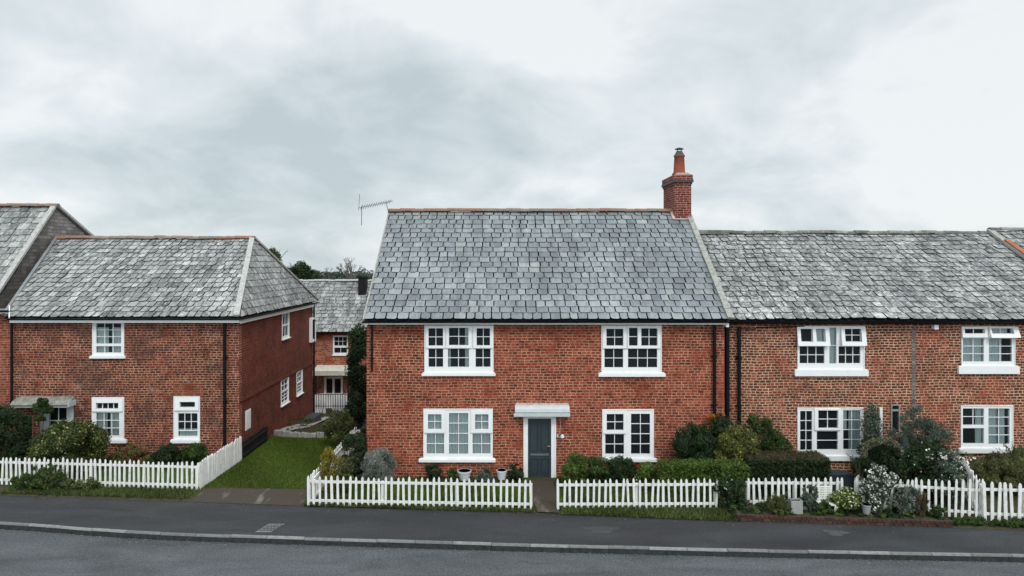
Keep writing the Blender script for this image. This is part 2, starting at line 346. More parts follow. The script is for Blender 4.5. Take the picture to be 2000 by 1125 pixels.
M['kerbface'] = plain('kerb_face_dark', (.032, .034, .035), .9, .2, .4, 8, bump=.4)  # front face of the kerb, a darker tone than its other faces
m, n = new_mat('soil'); P = pos(n)
c = n.ramp(n.noise(P, 6, 8, .75), [(.3, (.025, .02, .015)), (.5, (.055, .045, .03)), (.62, (.05, .07, .022)), (.75, (.10, .085, .06))])
finish(n, c, .95, .1, n.noise(P, 20, 4), .8, .03); M['soil'] = m
m, n = new_mat('turf'); P = pos(n)
c = n.ramp(n.noise(P, 1.6, 7, .7), [(.3, (.028, .052, .010)), (.5, (.045, .085, .012)), (.7, (.085, .115, .024))])
c = n.mix(1.0, c, n.ramp(n.noise(P, 35, 3, .7), [(.3, .6), (.7, 1.4)]), 'MULTIPLY')
finish(n, c, .9, .1, n.noise(P, 40, 3), .8, .02); M['turf'] = m
m, n = new_mat('fields'); P = pos(n)
c = n.ramp(n.noise(P, .02, 5, .6), [(.3, (.03, .05, .02)), (.6, (.06, .09, .03)), (.8, (.09, .10, .05))]); finish(n, c, .95, .1); M['field'] = m

def leaf_mat(name, a, b, alt=None, gloss=.25, tl=.22):
    m, n = new_mat(name); r_, g_ = attr(n)
    c = n.mix(r_, a, b)
    c = n.mix(1.0, c, n.ramp(g_, [(0, .62), (1, 1.35)]), 'MULTIPLY')
    if alt: c = n.mix(n.math('GREATER_THAN', r_, alt[1]), c, alt[0])
    bs = n.n('ShaderNodeBsdfPrincipled', {'Base Color': c, 'Roughness': .6, 'Specular IOR Level': gloss*.5})
    t_ = n.n('ShaderNodeBsdfTranslucent', {'Color': c})
    mx = n.n('ShaderNodeMixShader', {0: tl, 1: bs.outputs[0], 2: t_.outputs[0]}); n.n('ShaderNodeOutputMaterial', {0: mx.outputs[0]}); return m
L = {}
L['dark'] = leaf_mat('leaf_dark', (.009, .020, .009), (.040, .070, .027))
L['mid'] = leaf_mat('leaf_mid', (.018, .036, .011), (.075, .118, .032))
L['fresh'] = leaf_mat('leaf_fresh', (.035, .070, .016), (.12, .18, .035))
L['gold'] = leaf_mat('leaf_gold', (.12, .11, .018), (.34, .27, .04))
L['varie'] = leaf_mat('leaf_variegated', (.022, .040, .014), (.085, .105, .03), ((.38, .36, .14), .86))
L['olive'] = leaf_mat('leaf_olive', (.045, .050, .020), (.15, .16, .06))
L['golden'] = leaf_mat('leaf_golden_green', (.040, .050, .014), (.17, .185, .05), ((.36, .34, .10), .82))
L['silver'] = leaf_mat('leaf_silver', (.10, .115, .10), (.30, .32, .28), gloss=.1)
L['grey'] = leaf_mat('leaf_greygreen', (.045, .065, .05), (.13, .17, .125))
L['rust'] = leaf_mat('leaf_rust', (.10, .035, .015), (.30, .13, .05))
L['orange'] = leaf_mat('leaf_orange', (.20, .07, .012), (.42, .18, .03))
L['white'] = leaf_mat('petal_white', (.55, .56, .48), (.85, .85, .78), gloss=.1)
L['cream'] = leaf_mat('petal_cream', (.45, .44, .22), (.72, .70, .45), gloss=.1)
L['pink'] = leaf_mat('petal_red', (.40, .02, .03), (.65, .08, .07), gloss=.1)
L['grass'] = leaf_mat('grass_blade', (.042, .080, .011), (.120, .180, .026), ((.15, .155, .04), .93))
L['weed'] = leaf_mat('weed_leaf', (.040, .060, .018), (.13, .15, .05))
L['brown'] = leaf_mat('leaf_brown', (.06, .045, .028), (.16, .125, .075), gloss=.1)
L['far'] = leaf_mat('leaf_far', (.035, .045, .04), (.085, .105, .085), gloss=.05)

def np_mesh(name, V, nper, T, mat, parent):       # V: (N*nper,3) world points, T: (N,2) tints
    N = len(T); me = bpy.data.meshes.new(name)
    V = V-np.array(origin(parent))
    me.vertices.add(len(V)); me.vertices.foreach_set('co', V.astype(np.float32).ravel())
    me.loops.add(len(V)); me.loops.foreach_set('vertex_index', np.arange(len(V), dtype=np.int32))
    me.polygons.add(N); me.polygons.foreach_set('loop_start', np.arange(0, len(V), nper, dtype=np.int32))
    me.update(calc_edges=True)
    ca = me.color_attributes.new('tint', 'FLOAT_COLOR', 'CORNER')
    cc = np.ones((len(V), 4), dtype=np.float32); cc[:, 0] = np.repeat(T[:, 0], nper); cc[:, 1] = np.repeat(T[:, 1], nper); cc[:, 2] = 0
    ca.data.foreach_set('color', cc.ravel()); me.materials.append(mat); me.validate()
    o = bpy.data.objects.new(name, me); COL.objects.link(o)
    if parent: o.parent = parent
    return o
def norm(a): return a/(np.linalg.norm(a, axis=1, keepdims=True)+1e-9)
def leaves(name, mat, parent, cl, n, size, upright=0.0, wr=.55, hollow=.45, zmin=.02):
    n = int(n*1.55); size *= 1.08
    cl = np.array(cl, dtype=float)               # rows: x y z r
    wgt = cl[:, 3]**2; idx = NR.choice(len(cl), n, p=wgt/wgt.sum())
    d = norm(NR.normal(size=(n, 3))); rr = cl[idx, 3]*(NR.random(n)**hollow)
    p = cl[idx, :3]+d*rr[:, None]
    ok = p[:, 2] > zmin; p, d, idx = p[ok], d[ok], idx[ok]; n = len(p)
    nr = norm(d*.9+NR.normal(size=(n, 3))*.6+np.array([0, 0, .25]))
    t = NR.normal(size=(n, 3)); t[:, 2] += upright*3; t += d*upright
    t = norm(t-nr*(t*nr).sum(1, keepdims=True)) if upright < .1 else norm(t)
    b = norm(np.cross(nr, t)); Ls = size*(.6+.8*NR.random(n))[:, None]; Ws = Ls*wr
    V = np.stack([p-t*Ls/2, p+b*Ws/2, p+t*Ls/2, p-b*Ws/2], axis=1).reshape(-1, 3)
    ct = NR.random(len(cl)); T = np.stack([NR.random(n)*.75+ct[idx]*.25, .6*ct[idx]+.4*NR.random(n)], axis=1)
    return np_mesh(name, V, 4, T, mat, parent)
def blob(c, r, k, cr=.32, low=-.55, lump=.18):   # clump centres on an ellipsoid
    out = []; m_ = (r[0]+r[1]+r[2])/3
    while len(out) < k:
        d = norm(NR.normal(size=(1, 3)))[0]
        if d[2] < low: continue
        f_ = .74*(1+NR.uniform(-lump, lump)); out.append((c[0]+d[0]*r[0]*f_, c[1]+d[1]*r[1]*f_, c[2]+d[2]*r[2]*f_, m_*cr*NR.uniform(.7, 1.2)))
    out.append((c[0], c[1], c[2], min(r)*.72)); return out
def sprays(name, mat, parent, base, k, ln, spread, leaf, per=26, tip=None, rad=.008):
    mb = MB(); cl = []; tips = []
    for _ in range(k):
        a = R.uniform(0, 6.283); out = R.uniform(.15, 1)*spread; h = ln*R.uniform(.55, 1.0); p0 = Vector(base)+Vector((math.cos(a)*.06, math.sin(a)*.06, 0)); pts = []
        for i in range(7):
            t = i/6; pts.append(p0+Vector((math.cos(a)*out*t**1.6, math.sin(a)*out*t**1.6*.6, h*(t-.28*t**3*out/spread))))
        mb.tube(pts, [rad*(1-.12*i) for i in range(7)], 4, cap=False)
        for i in range(2, 7):
            for q in range(3): c = pts[i-1].lerp(pts[i], q/3); cl.append((c.x, c.y, c.z, leaf*.9)); 
            if i > 4: tips += [(pts[i].x, pts[i].y, pts[i].z, leaf*.9)]
    mb.build('stem', M['twig'], parent); leaves(name, mat, parent, cl, k*per, leaf, .5, .35, .5)
    if tip: leaves('flowers', tip, parent, tips, k*8, leaf*.9, 0, .8, .6)['kind'] = 'stuff'
def stems(parent, c, base, r, k=6, name='stem', mat=None, rad=.018):
    mb = MB()
    for _ in range(k):
        a = R.uniform(0, 6.28); q = R.uniform(.2, .7)
        e = (c[0]+math.cos(a)*r[0]*q, c[1]+math.sin(a)*r[1]*q, c[2]+r[2]*R.uniform(.1, .6))
        mid = (c[0]+math.cos(a)*r[0]*q*.4, c[1]+math.sin(a)*r[1]*q*.4, (base+e[2])/2)
        mb.tube([(c[0]+math.cos(a)*.05, c[1]+math.sin(a)*.05, base), mid, e], [rad, rad*.7, rad*.3], 5)
    return mb.build(name, mat or M['bark'], parent)
BUSH = {}
def bush(name, label, cat, px0, px1, pyt, Y, mat, n=5000, leaf=.06, depth=None, zb=0.0, k=26, extra=None, group=None, upright=0.0, cr=.32, bottom=None, wr=.55, lump=.18, part='foliage'):
    x0, x1 = X(px0, Y), X(px1, Y); zt = Z(pyt, Y); rx = (x1-x0)/2; ry = depth or rx*.85
    zb2 = zb if bottom is None else Z(bottom, Y)
    rz = (zt-zb2)/2*1.06; c = ((x0+x1)/2, Y, zb2+(zt-zb2)*.5)
    o = empty(name, (c[0], c[1], zb), label, cat, group)
    cl = blob(c, (rx, ry, rz), k, cr, -.8, lump)
    leaves(part, mat, o, cl, n, leaf, upright, wr)
    stems(o, c, zb, (rx, ry, rz))
    if extra:
        for (pn, pm, num, sz) in extra: 
            cl2 = [(a, b_-.02, c2+.01, r2*1.04) for a, b_, c2, r2 in cl[:-1]]
            fo_ = leaves(pn, pm, o, cl2, num, sz, 0, .8, .12); fo_['kind'] = 'stuff'
    BUSH[label] = o
    return o, cl
def hedge(name, label, px0, px1, pyt, Y, dp, mat, n, leaf=.045, top=None, zb=0.0):
    x0, x1 = X(px0, Y), X(px1, Y); zt = Z(pyt, Y-dp/2)
    o = empty(name, ((x0+x1)/2, Y, zb), label, 'hedge')
    cl = []; r_ = .11; nx = int((x1-x0)/.13)
    for i in range(nx+1):
        xx = x0+r_+(x1-x0-2*r_)*i/nx
        for zz_ in np.arange(zb+.08, zt-.06, .13): cl.append((xx+NR.uniform(-.02, .02), Y-dp/2+.08+NR.uniform(-.03, .03), zz_, r_))
        for zz_ in np.arange(zb+.15, zt-.15, .25): cl.append((xx, Y+NR.uniform(-.1, .1), zz_, .15))
        for yy in np.arange(Y-dp/2+.08, Y+dp/2, .15): cl.append((xx, yy, zt-.1+NR.uniform(-.02, .02), r_))
    for sx in (x0+r_, x1-r_):
        for yy in np.arange(Y-dp/2+.08, Y+dp/2, .15):
            for zz_ in np.arange(zb+.1, zt-.1, .15): cl.append((sx, yy, zz_, r_))
    leaves('foliage', mat, o, cl, n, leaf)
    if top: leaves('clipped_top', top, o, [(a, b_, zt-.05, .08) for a, b_, c_, d_ in cl if c_ > zt-.14], n//3, leaf*.8, .6, .25)
    mb = MB()
    for i in range(6): 
        xx = x0+.15+(x1-x0-.3)*i/5; mb.tube([(xx, Y, zb), (xx+.03, Y, zt-.2)], [.025, .012], 5)
    mb.build('stem', M['bark'], o)
    return o

# ------------------------------------------------------------------ the setting: ground, road, pavement
def gz(x, y):
    if y < 26: return .02
    if y < 36: t = (y-26)/10; return .02-1.18*(t*t*(3-2*t))
    if y < 46: return -1.16
    return -1.16-(y-46)*.035
kp = [(-60*16, None)]
kerb_px = [(0, 1022), (90, 1028), (200, 1037), (330, 1044), (600, 1053), (1000, 1065), (1500, 1077), (2000, 1086)]
kl = [(X(px, GY(py)), GY(py)) for px, py in kerb_px]
kl = [(kl[0][0]-50, kl[0][1]+3.2), (kl[0][0]-3, kl[0][1]+.15)]+kl+[(kl[-1][0]+50, kl[-1][1]-3.4)]
def kerbY(x): return float(np.interp(x, [a for a, b in kl], [b for a, b in kl]))
back_px = [(0, 968), (200, 975), (390, 981), (600, 989), (1050, 1003), (1450, 1019), (2000, 1036)]
bl = [(X(px, GY(py)), GY(py)) for px, py in back_px]
bl = [(bl[0][0]-50, bl[0][1]+3.2)]+bl+[(bl[-1][0]+50, bl[-1][1]-3.4)]
def backY(x): return float(np.interp(x, [a for a, b in bl], [b for a, b in bl]))

mb = MB(); mb.face([(-70, -60, -.15), (70, -60, -.15), (70, 24, -.15), (-70, 24, -.15)])
tag(mb.build('road', M['road']), 'dark grey asphalt road along the bottom of the photo', None, kind='structure')
mb = MB(); xs = np.linspace(-62, 62, 125)
for a, b in zip(xs, xs[1:]):
    for q in range(3):
        def yy(x, t): return kerbY(x)+.115+(backY(x)+.06-kerbY(x)-.115)*t
        mb.face([(a, yy(a, q/3), 0), (b, yy(b, q/3), 0), (b, yy(b, (q+1)/3), 0), (a, yy(a, (q+1)/3), 0)])
tag(mb.build('pavement', M['pavement']), 'dark tarmac pavement between kerb and front gardens', None, kind='structure')
mb = MB(); x = -62.0
while x < 62:
    ln = .91*R.uniform(.97, 1.03); a, b = x+.006, x+ln-.006; ya, yb = kerbY(a), kerbY(b); dz = R.uniform(-.006, .008); t = (R.random(), 0)
    prof = [(0, -.17), (.012, -.03), (.03, .004), (.11, .006), (.11, -.17)]
    n_ = len(prof); b0 = len(mb.v)
    mb.v += [(a, ya+u, v+dz) for u, v in prof]+[(b, yb+u, v+dz) for u, v in prof]
    mb.f.append(tuple(range(b0, b0+n_))); mb.f.append(tuple(range(b0+2*n_-1, b0+n_-1, -1))); mb.m += [0, 0]; mb.t += [t, t]
    for i in range(n_):
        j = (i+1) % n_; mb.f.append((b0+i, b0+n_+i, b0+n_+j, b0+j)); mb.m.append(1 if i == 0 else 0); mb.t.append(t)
    x += ln
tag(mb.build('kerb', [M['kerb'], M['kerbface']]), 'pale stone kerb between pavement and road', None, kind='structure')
# terrain
xs = sorted(set(list(np.linspace(-40, 40, 41))+[-2500, -1200, -500, -200, -90, -60, 60, 90, 200, 500, 1200, 2500]))
ts = [0, .5, 1, 2, 4, 6]+[26.001+i for i in range(0, 22)]+[55, 70, 100, 160, 300, 600, 1200, 2400]
mb = MB(); 
def tp(x, t):
    y = backY(max(-60, min(60, x)))+t if t < 10 else t
    return (x, y, gz(x, y) if t > 0 else .004)
for a, b in zip(xs, xs[1:]):
    for s0, s1 in zip(ts, ts[1:]):
        q = [tp(a, s0), tp(b, s0), tp(b, s1), tp(a, s1)]
        mb.face(q, 0 if s0 < 46 else 1)
tag(mb.build('ground', [M['soil'], M['field']]), 'garden soil and rough ground around the houses', None, kind='structure')

def sheet(name, pts, z, mat, label, sub=1):
    mb = MB(); mb.face([(p[0], p[1], z if len(p) < 3 else p[2]) for p in pts])
    return tag(mb.build(name, mat), label, None, kind='structure')
lawn_poly = [(-8.8, 20.25), (-5.35, 20.1), (-5.2, 21.5), (-5.6, 25.9), (-8.8, 26.2)]
sheet('lawn', lawn_poly, .035, M['turf'], 'green lawn between the left house and the middle garden')
sheet('driveway_apron', [(-9.2, backY(-9.2)+.02, .008), (-5.55, backY(-5.5)+.02, .008), (-5.35, 20.15, .05), (-8.95, 20.3, .05)], 0, M['drive'], 'patchy dark tarmac ramp from pavement to lawn')
mp_ = [(-5.0, 18.95), (.95, 18.75), (.95, 21.3), (-5.0, 21.3)]
sheet('front_lawn', mp_, .030, M['turf'], 'small front lawn behind the middle picket fence')
sheet('garden_lawn', [(1.7, 18.75), (6.3, 18.75), (6.3, 21.3), (1.7, 21.3)], .030, M['turf'], 'small front lawn right of the front door')
sheet('side_lawn', [(-18, 20.7), (-9.0, 20.35), (-9.0, 23.3), (-18, 23.3)], .030, M['turf'], 'grass of the left front garden')
sheet('garden_path', [(1.02, backY(1)+.02), (1.60, backY(1.6)+.02), (1.66, 20.95), (.78, 20.95)], .040, M['drive'], 'dark path from pavement gap to front door')
mb = MB()
pth = [(-9.6, 27.2), (-9.0, 28.5), (-9.3, 31), (-9.6, 34.5)]
for a, b in zip(pth, pth[1:]):
    mb.face([(a[0], a[1], gz(0, a[1])+.05), (a[0]+1.1, a[1], gz(0, a[1])+.05), (b[0]+1.1, b[1], gz(0, b[1])+.05), (b[0], b[1], gz(0, b[1])+.05)])
def blades(name, label, n, region, h0, h1, mat, wd=.012, zf=None, cat=None):
    pts = region(n); n = len(pts); a = NR.random(n)*6.283; hh = h0+(h1-h0)*NR.random(n)
    z0 = np.array([gz(x, y) for x, y in pts])+.01 if zf is None else np.full(n, zf)
    p = np.column_stack([pts, z0]); d = np.column_stack([np.cos(a), np.sin(a), np.zeros(n)])*wd
    ln = NR.normal(size=(n, 2))*.35; tip = p+np.column_stack([ln[:, 0]*hh, ln[:, 1]*hh, hh])
    V = np.stack([p-d, p+d, tip], axis=1).reshape(-1, 3)
    T = np.stack([NR.random(n), .5+.5*np.sin(pts[:, 0]*2.1+pts[:, 1]*1.3)*NR.random(n)], axis=1)
    return tag(np_mesh(name, V, 3, T, mat, None), label, cat or 'grass', kind='stuff')
def poly_region(poly):
    P_ = np.array(poly)
    def f(n):
        lo, hi_ = P_.min(0), P_.max(0); q = lo+(hi_-lo)*NR.random((n, 2)); ins = np.zeros(n, bool); j = len(P_)-1
        for i in range(len(P_)):
            c1 = (P_[i, 1] > q[:, 1]) != (P_[j, 1] > q[:, 1])
            xc = (P_[j, 0]-P_[i, 0])*(q[:, 1]-P_[i, 1])/(P_[j, 1]-P_[i, 1]+1e-9)+P_[i, 0]
            ins ^= c1 & (q[:, 0] < xc); j = i
        return q[ins]
    return f
blades('lawn_grass', 'short mown grass of the lawn between the houses', 60000, poly_region(lawn_poly), .025, .06, L['grass'], .012, .035)
def strip(x0, x1, y0f, y1f):
    def f(n):
        x_ = x0+(x1-x0)*NR.random(n); t = NR.random(n); return np.column_stack([x_, [y0f(a)+(y1f(a)-y0f(a))*b for a, b in zip(x_, t)]])
    return f
blades('lawn_weeds', 'paler tufts and weeds near the front edge of the lawn', 9000, lambda n: (lambda q: q[(NR.random(len(q)) < np.clip(1.35-(q[:, 1]-20.1)/2.6, .05, 1))])(poly_region(lawn_poly)(n)), .03, .09, L['weed'], .016, .035)
blades('verge_grass', 'weedy grass strip below the middle picket fence', 7000, strip(-5.4, .95, lambda x: backY(x)-.02, lambda x: 18.95), .03, .12, L['weed'], .014)
blades('verge_grass', 'weedy grass strip below the fence right of the door', 7500, strip(1.68, 6.3, lambda x: backY(x)-.05, lambda x: 18.85), .03, .14, L['weed'], .016)
blades('verge_grass', 'rough grass strip below the left picket fence', 9000, strip(-14.5, -8.7, lambda x: backY(x)+.15, lambda x: 20.5), .03, .12, L['weed'], .014)
blades('garden_grass', 'longer grass in the middle front garden', 20000, strip(-4.9, .8, lambda x: 19, lambda x: 21.2), .03, .11, L['grass'], .012)
blades('garden_grass', 'longer grass in the garden right of the door', 15000, strip(1.8, 6.3, lambda x: 19, lambda x: 21.2), .03, .11, L['weed'], .012)
tag(mb.build('garden_path', M['stonepale']), 'pale path leading to the cottage at the back', None, kind='structure')

# pavement details: access cover, tarmac repairs
yc = GY(1031)
mb = MB(); mb.prism([(X(506, yc), yc-.28), (X(537, yc), yc-.28), (X(550, yc), yc+.26), (X(519, yc), yc+.26)], lambda u, v, w_: (u, v, w_), -.01, .006)
o = tag(mb.build('access_cover', M['kerb']), 'grey square access cover set in the pavement', 'cover')
mb = MB()
mb.plate(0, 0, .36, .42, [(.03+i*.085, .03+j*.13, .085+i*.085, .12+j*.13) for i in range(4) for j in range(3)], lambda u, v, w_: (X(508, yc)+.03+u+v*.33, yc-.22+v, w_), .012, .0065)
mb.build('raised_pattern', M['iron'], o)
def rep(px0, px1, py, dy, z, k):
    y0 = GY(py); pts = []
    for i in range(14):
        a = i/14*6.283; rr = 1+.28*math.sin(a*3+k)+.15*math.sin(a*5+k*2)
        pts.append(((X(px0, y0)+X(px1, y0))/2+math.cos(a)*(X(px1, y0)-X(px0, y0))/2*rr, y0+math.sin(a)*dy*rr, z))
    mb = MB(); mb.face(pts); tag(mb.build('tarmac_patch', M['patch']), ['wide rough tarmac repair patch in the pavement', 'small pale repair patch in the right pavement'][k % 2], kind='structure')
rep(1142, 1208, 1034, .24, .004, 0); rep(1612, 1655, 1041, .2, .004, 1)

# ------------------------------------------------------------------ roofs
def slates(mb, BL, BR, TR, TL, rows, wd, flare=.03, jit=.012, thick=.022, chm=.05, wave=.0, ph=0.0, gp=1.0):
    BL, BR, TR, TL = map(Vector, (BL, BR, TR, TL))
    U = (BR-BL).normalized(); nrm = U.cross((TL-BL)).normalized()
    if nrm.z < 0: nrm = -nrm
    up = nrm.cross(U).normalized()
    if up.z < 0: up = -up
    uBL, uBR = 0.0, (BR-BL).dot(U); uTL, uTR = (TL-BL).dot(U), (TR-BL).dot(U); Hh = (TL-BL).dot(up)
    def Pt(u, s_, l):
        wv = wave*(math.sin(u*.9+ph)+.6*math.sin(u*2.3+s_*5+ph)+.4*math.sin(s_*Hh*1.7+u*.4))
        return BL+U*u+up*(s_*Hh)+nrm*(l+wv)
    for i in range(rows):
        s0 = i/rows; s1 = min(1.0, (i+1.22)/rows)
        l0, r0 = uBL+(uTL-uBL)*s0, uBR+(uTR-uBR)*s0; l1, r1 = uBL+(uTL-uBL)*s1, uBR+(uTR-uBR)*s1
        u = min(l0, l1)-wd*(.5 if i % 2 else 0)-R.random()*wd*.2; rj = R.uniform(-jit, jit)/Hh
        while u < max(r0, r1):
            w_ = wd*R.uniform(.74, 1.26); a, b = u, u+w_; u = b
            g = R.uniform(.007, .015)*gp
            a0, b0, a1, b1 = max(a+g, l0), min(b-g, r0), max(a+g, l1), min(b-g, r1)
            if b0-a0 < .05 and b1-a1 < .05: continue
            if b0 <= a0: a0 = b0 = min(max((a0+b0)/2, l0), r0)
            if b1 <= a1: a1 = b1 = min(max((a1+b1)/2, l1), r1)
            c1 = min(chm*R.uniform(.3, 1.3), (b0-a0)*.35); c2 = min(chm*R.uniform(.3, 1.3), (b0-a0)*.35)
            sb = s0+rj+R.uniform(-jit, jit)*.7/Hh; lf = .020+R.uniform(0, flare); tw = R.uniform(-.006, .006)
            k1 = c1*.85/Hh; k2 = c2*.85/Hh
            pts = [(a0, sb+k1, lf-tw), (a0+c1, sb, lf-tw), (b0-c2, sb+R.uniform(-.004, .004)/Hh, lf+tw), (b0, sb+k2, lf+tw), (b1, s1, .004), (a1, s1, .004)]
            t = (min(1, max(0, R.gauss(.5, .24))), R.random())
            base = len(mb.v)
            mb.v += [tuple(Pt(*p)) for p in pts]+[tuple(Pt(p[0], p[1], p[2]-thick)) for p in pts[:4]]
            mb.f.append(tuple(base+k for k in range(6))); mb.m.append(0); mb.t.append(t)
            for q in ((0, 6, 7, 1), (1, 7, 8, 2), (2, 8, 9, 3)):
                mb.f.append(tuple(base+k for k in q)); mb.m.append(1); mb.t.append(t)
            mb.f.append((base+5, base+6, base)); mb.f.append((base+3, base+9, base+4)); mb.m += [1, 1]; mb.t += [t, t]
    # felt below
    o = -.055
    mb.face([tuple(Pt(uBL, 0, o)), tuple(Pt(uBR, 0, o)), tuple(Pt(uTR, 1, o)), tuple(Pt(uTL, 1, o))], 2)
def ridge_tiles(name, A, B, parent, mat, ln=.42, r_=.11, tbias=None, wave=0.0):
    A, B = Vector(A), Vector(B); d = (B-A); n_ = max(1, int(d.length/ln)); mb = MB()
    side = d.normalized().cross(Vector((0, 0, 1))).normalized(); upv = side.cross(d.normalized())
    for i in range(n_):
        p, q = A.lerp(B, i/n_), A.lerp(B, (i+1)/n_+.01)
        t = (tbias((i+.5)/n_) if tbias else R.random(), R.random()); rr = r_*R.uniform(.96, 1.06); dz = R.uniform(-.016, .016)+wave*math.sin(i*.7)
        b = len(mb.v); K = 7
        for e, r2 in ((p, rr), (q, rr*.93)):
            for k in range(K):
                a = math.pi*(k/(K-1)); mb.v.append(tuple(e+side*(math.cos(a)*r2)+upv*(math.sin(a)*r2*.85-.02+dz)))
        for k in range(K-1): mb.f.append((b+k, b+k+1, b+K+k+1, b+K+k)); mb.m.append(0); mb.t.append(t)
        mb.f.append(tuple(b+k for k in range(K))); mb.f.append(tuple(b+K+k for k in range(K-1, -1, -1))); mb.m += [0, 0]; mb.t += [t, t]
    return mb.build(name, mat, parent)
def gutter(A, B, parent, r_=.055, name='gutter'):
    mb = MB(); A, B = Vector(A), Vector(B); d = (B-A).normalized(); side = d.cross(Vector((0, 0, 1))).normalized()
    K = 9; b = len(mb.v)
    for e in (A, B):
        for k in range(K):
            a = math.pi+math.pi*k/(K-1); mb.v.append(tuple(e+side*(math.cos(a)*r_)+Vector((0, 0, 1))*(math.sin(a)*r_)))
        for k in range(K):
            a = 2*math.pi-math.pi*k/(K-1); mb.v.append(tuple(e+side*(math.cos(a)*r_*.88)+Vector((0, 0, 1))*(math.sin(a)*r_*.88)))
    n_ = 2*K
    for k in range(n_): mb.f.append((b+k, b+(k+1) % n_, b+n_+(k+1) % n_, b+n_+k)); mb.m.append(0); mb.t.append((.5, .5))
    nb = int((B-A).length/.9)
    for i in range(nb+1):
        p = A.lerp(B, i/max(1, nb)); mb.tube([tuple(p+side*r_*1.08), tuple(p-Vector((0, 0, r_*1.1))), tuple(p-side*r_*1.08)], .010, 5)
    return mb.build(name, M['black'], parent)
def downpipe(x, y, z0, z1, parent, r_=.036, label=None, name='downpipe', offs=None):
    mb = MB(); pts = [(x, y, z0), (x, y, z1)]
    if offs: pts += [(x, y-.03, z1+.08), (x+offs[0], y+offs[1], z1+offs[2])]
    mb.tube(pts, r_, 10)
    z_ = z0+.4
    while z_ < z1:
        mb.lathe((x, y, z_), [(r_*1.22, -.035), (r_*1.22, .035)], 10); mb.box(x-r_*1.8, x+r_*1.8, y+r_*.6, y+r_*1.3, z_-.02, z_+.02); z_ += 1.5
    o = mb.build(name, M['black'], parent)
    if label: o['label'] = label
    return o

# ------------------------------------------------------------------ windows
def window(parent, mp, outer, glass, sashes=(), sill=None, curtain=None, name='window', depth=.05, label=None, mat=None, sillh=None):
    """outer (u0,v0,u1,v1); glass [(u0,v0,u1,v1,nx,ny)]; sashes [(u0,v0,u1,v1,open)] proud casements; curtain list of (u0,v0,u1,v1)"""
    wm = mat or M['white']; u0, v0, u1, v1 = outer
    mb = MB(); mb.plate(u0, v0, u1, v1, [g[:4] for g in glass], mp, .012, -.07)
    e = .028                                                       # raised outer architrave
    for a, b, c_, d in ((u0, v0, u0+e, v1), (u1-e, v0, u1, v1), (u0+e, v1-e, u1-e, v1)): mb.box(a, c_, b, d, .0121, .03, mp=lambda u, v, w_: mp(u, v, w_))
    fo = mb.build(name, wm, parent)
    if label: fo['label'] = label
    bars = MB()
    bw = .0095
    for g in glass:
        a, b, c_, d, nx, ny = g
        for i in range(1, nx):
            u = a+(c_-a)*i/nx; bars.box(u-bw, u+bw, b, d, -.028, -.004, mp=mp)
        for j in range(1, ny):
            v = b+(d-b)*j/ny; bars.box(a, c_, v-bw, v+bw, -.027, -.005, mp=mp)
    if bars.v: bars.build('glazing_bars', wm, fo)
    for s_ in sashes:
        a, b, c_, d, op = s_
        hs = [(max(g[0], a+.02), max(g[1], b+.02), min(g[2], c_-.02), min(g[3], d-.02)) for g in glass if g[0] >= a-.02 and g[2] <= c_+.02 and g[1] >= b-.02 and g[3] <= d+.02]
        mb = MB(); f_ = lambda u, v, w_: mp(u, v, .0125+w_+(d-v)/(d-b)*op)
        mb.plate(a, b, c_, d, hs, f_, .030, 0.0); mb.build('casement', wm, fo)
    mb = MB()
    for g in glass: 
        mb.face([mp(g[0]-.01, g[1]-.01, -.03), mp(g[2]+.01, g[1]-.01, -.03), mp(g[2]+.01, g[3]+.01, -.03), mp(g[0]-.01, g[3]+.01, -.03)])
    mb.build('pane', M['glass'], fo)
    if sill:
        mb = MB(); a, b, c_, d = sill
        mb.prism([(.0, d), (.085, d-.012), (.085, b), (.06, b-.005), (.0, b)], lambda u, v, w_: mp(w_, v, u), a, c_)
        mb.box(a+.03, c_-.03, d, v0, .0, .045, mp=mp) if v0-d > .005 else None
        mb.build('sill', wm, fo)
    if curtain:
        for q in curtain:
            mb = MB(); a, b, c_, d = q[:4]; amp = q[4] if len(q) > 4 else .015; N = max(6, int((c_-a)/.03))
            for i in range(N):
                ua, ub = a+(c_-a)*i/N, a+(c_-a)*(i+1)/N; fa = -.09+amp*math.sin(i*1.3)+amp*.5*math.sin(i*.7); fb = -.09+amp*math.sin((i+1)*1.3)+amp*.5*math.sin((i+1)*.7)
                mb.face([mp(ua, b, fa), mp(ub, b, fb), mp(ub, d, fb), mp(ua, d, fa)])
            mb.build('curtain', M['curtain'], fo)
    return fo
def PXR(r, Y):   # pixel rectangle (x0,y0,x1,y1) -> (u0,v0,u1,v1) on the facade plane
    return (X(r[0], Y), Z(r[3], Y), X(r[2], Y), Z(r[1], Y))+tuple(r[4:])

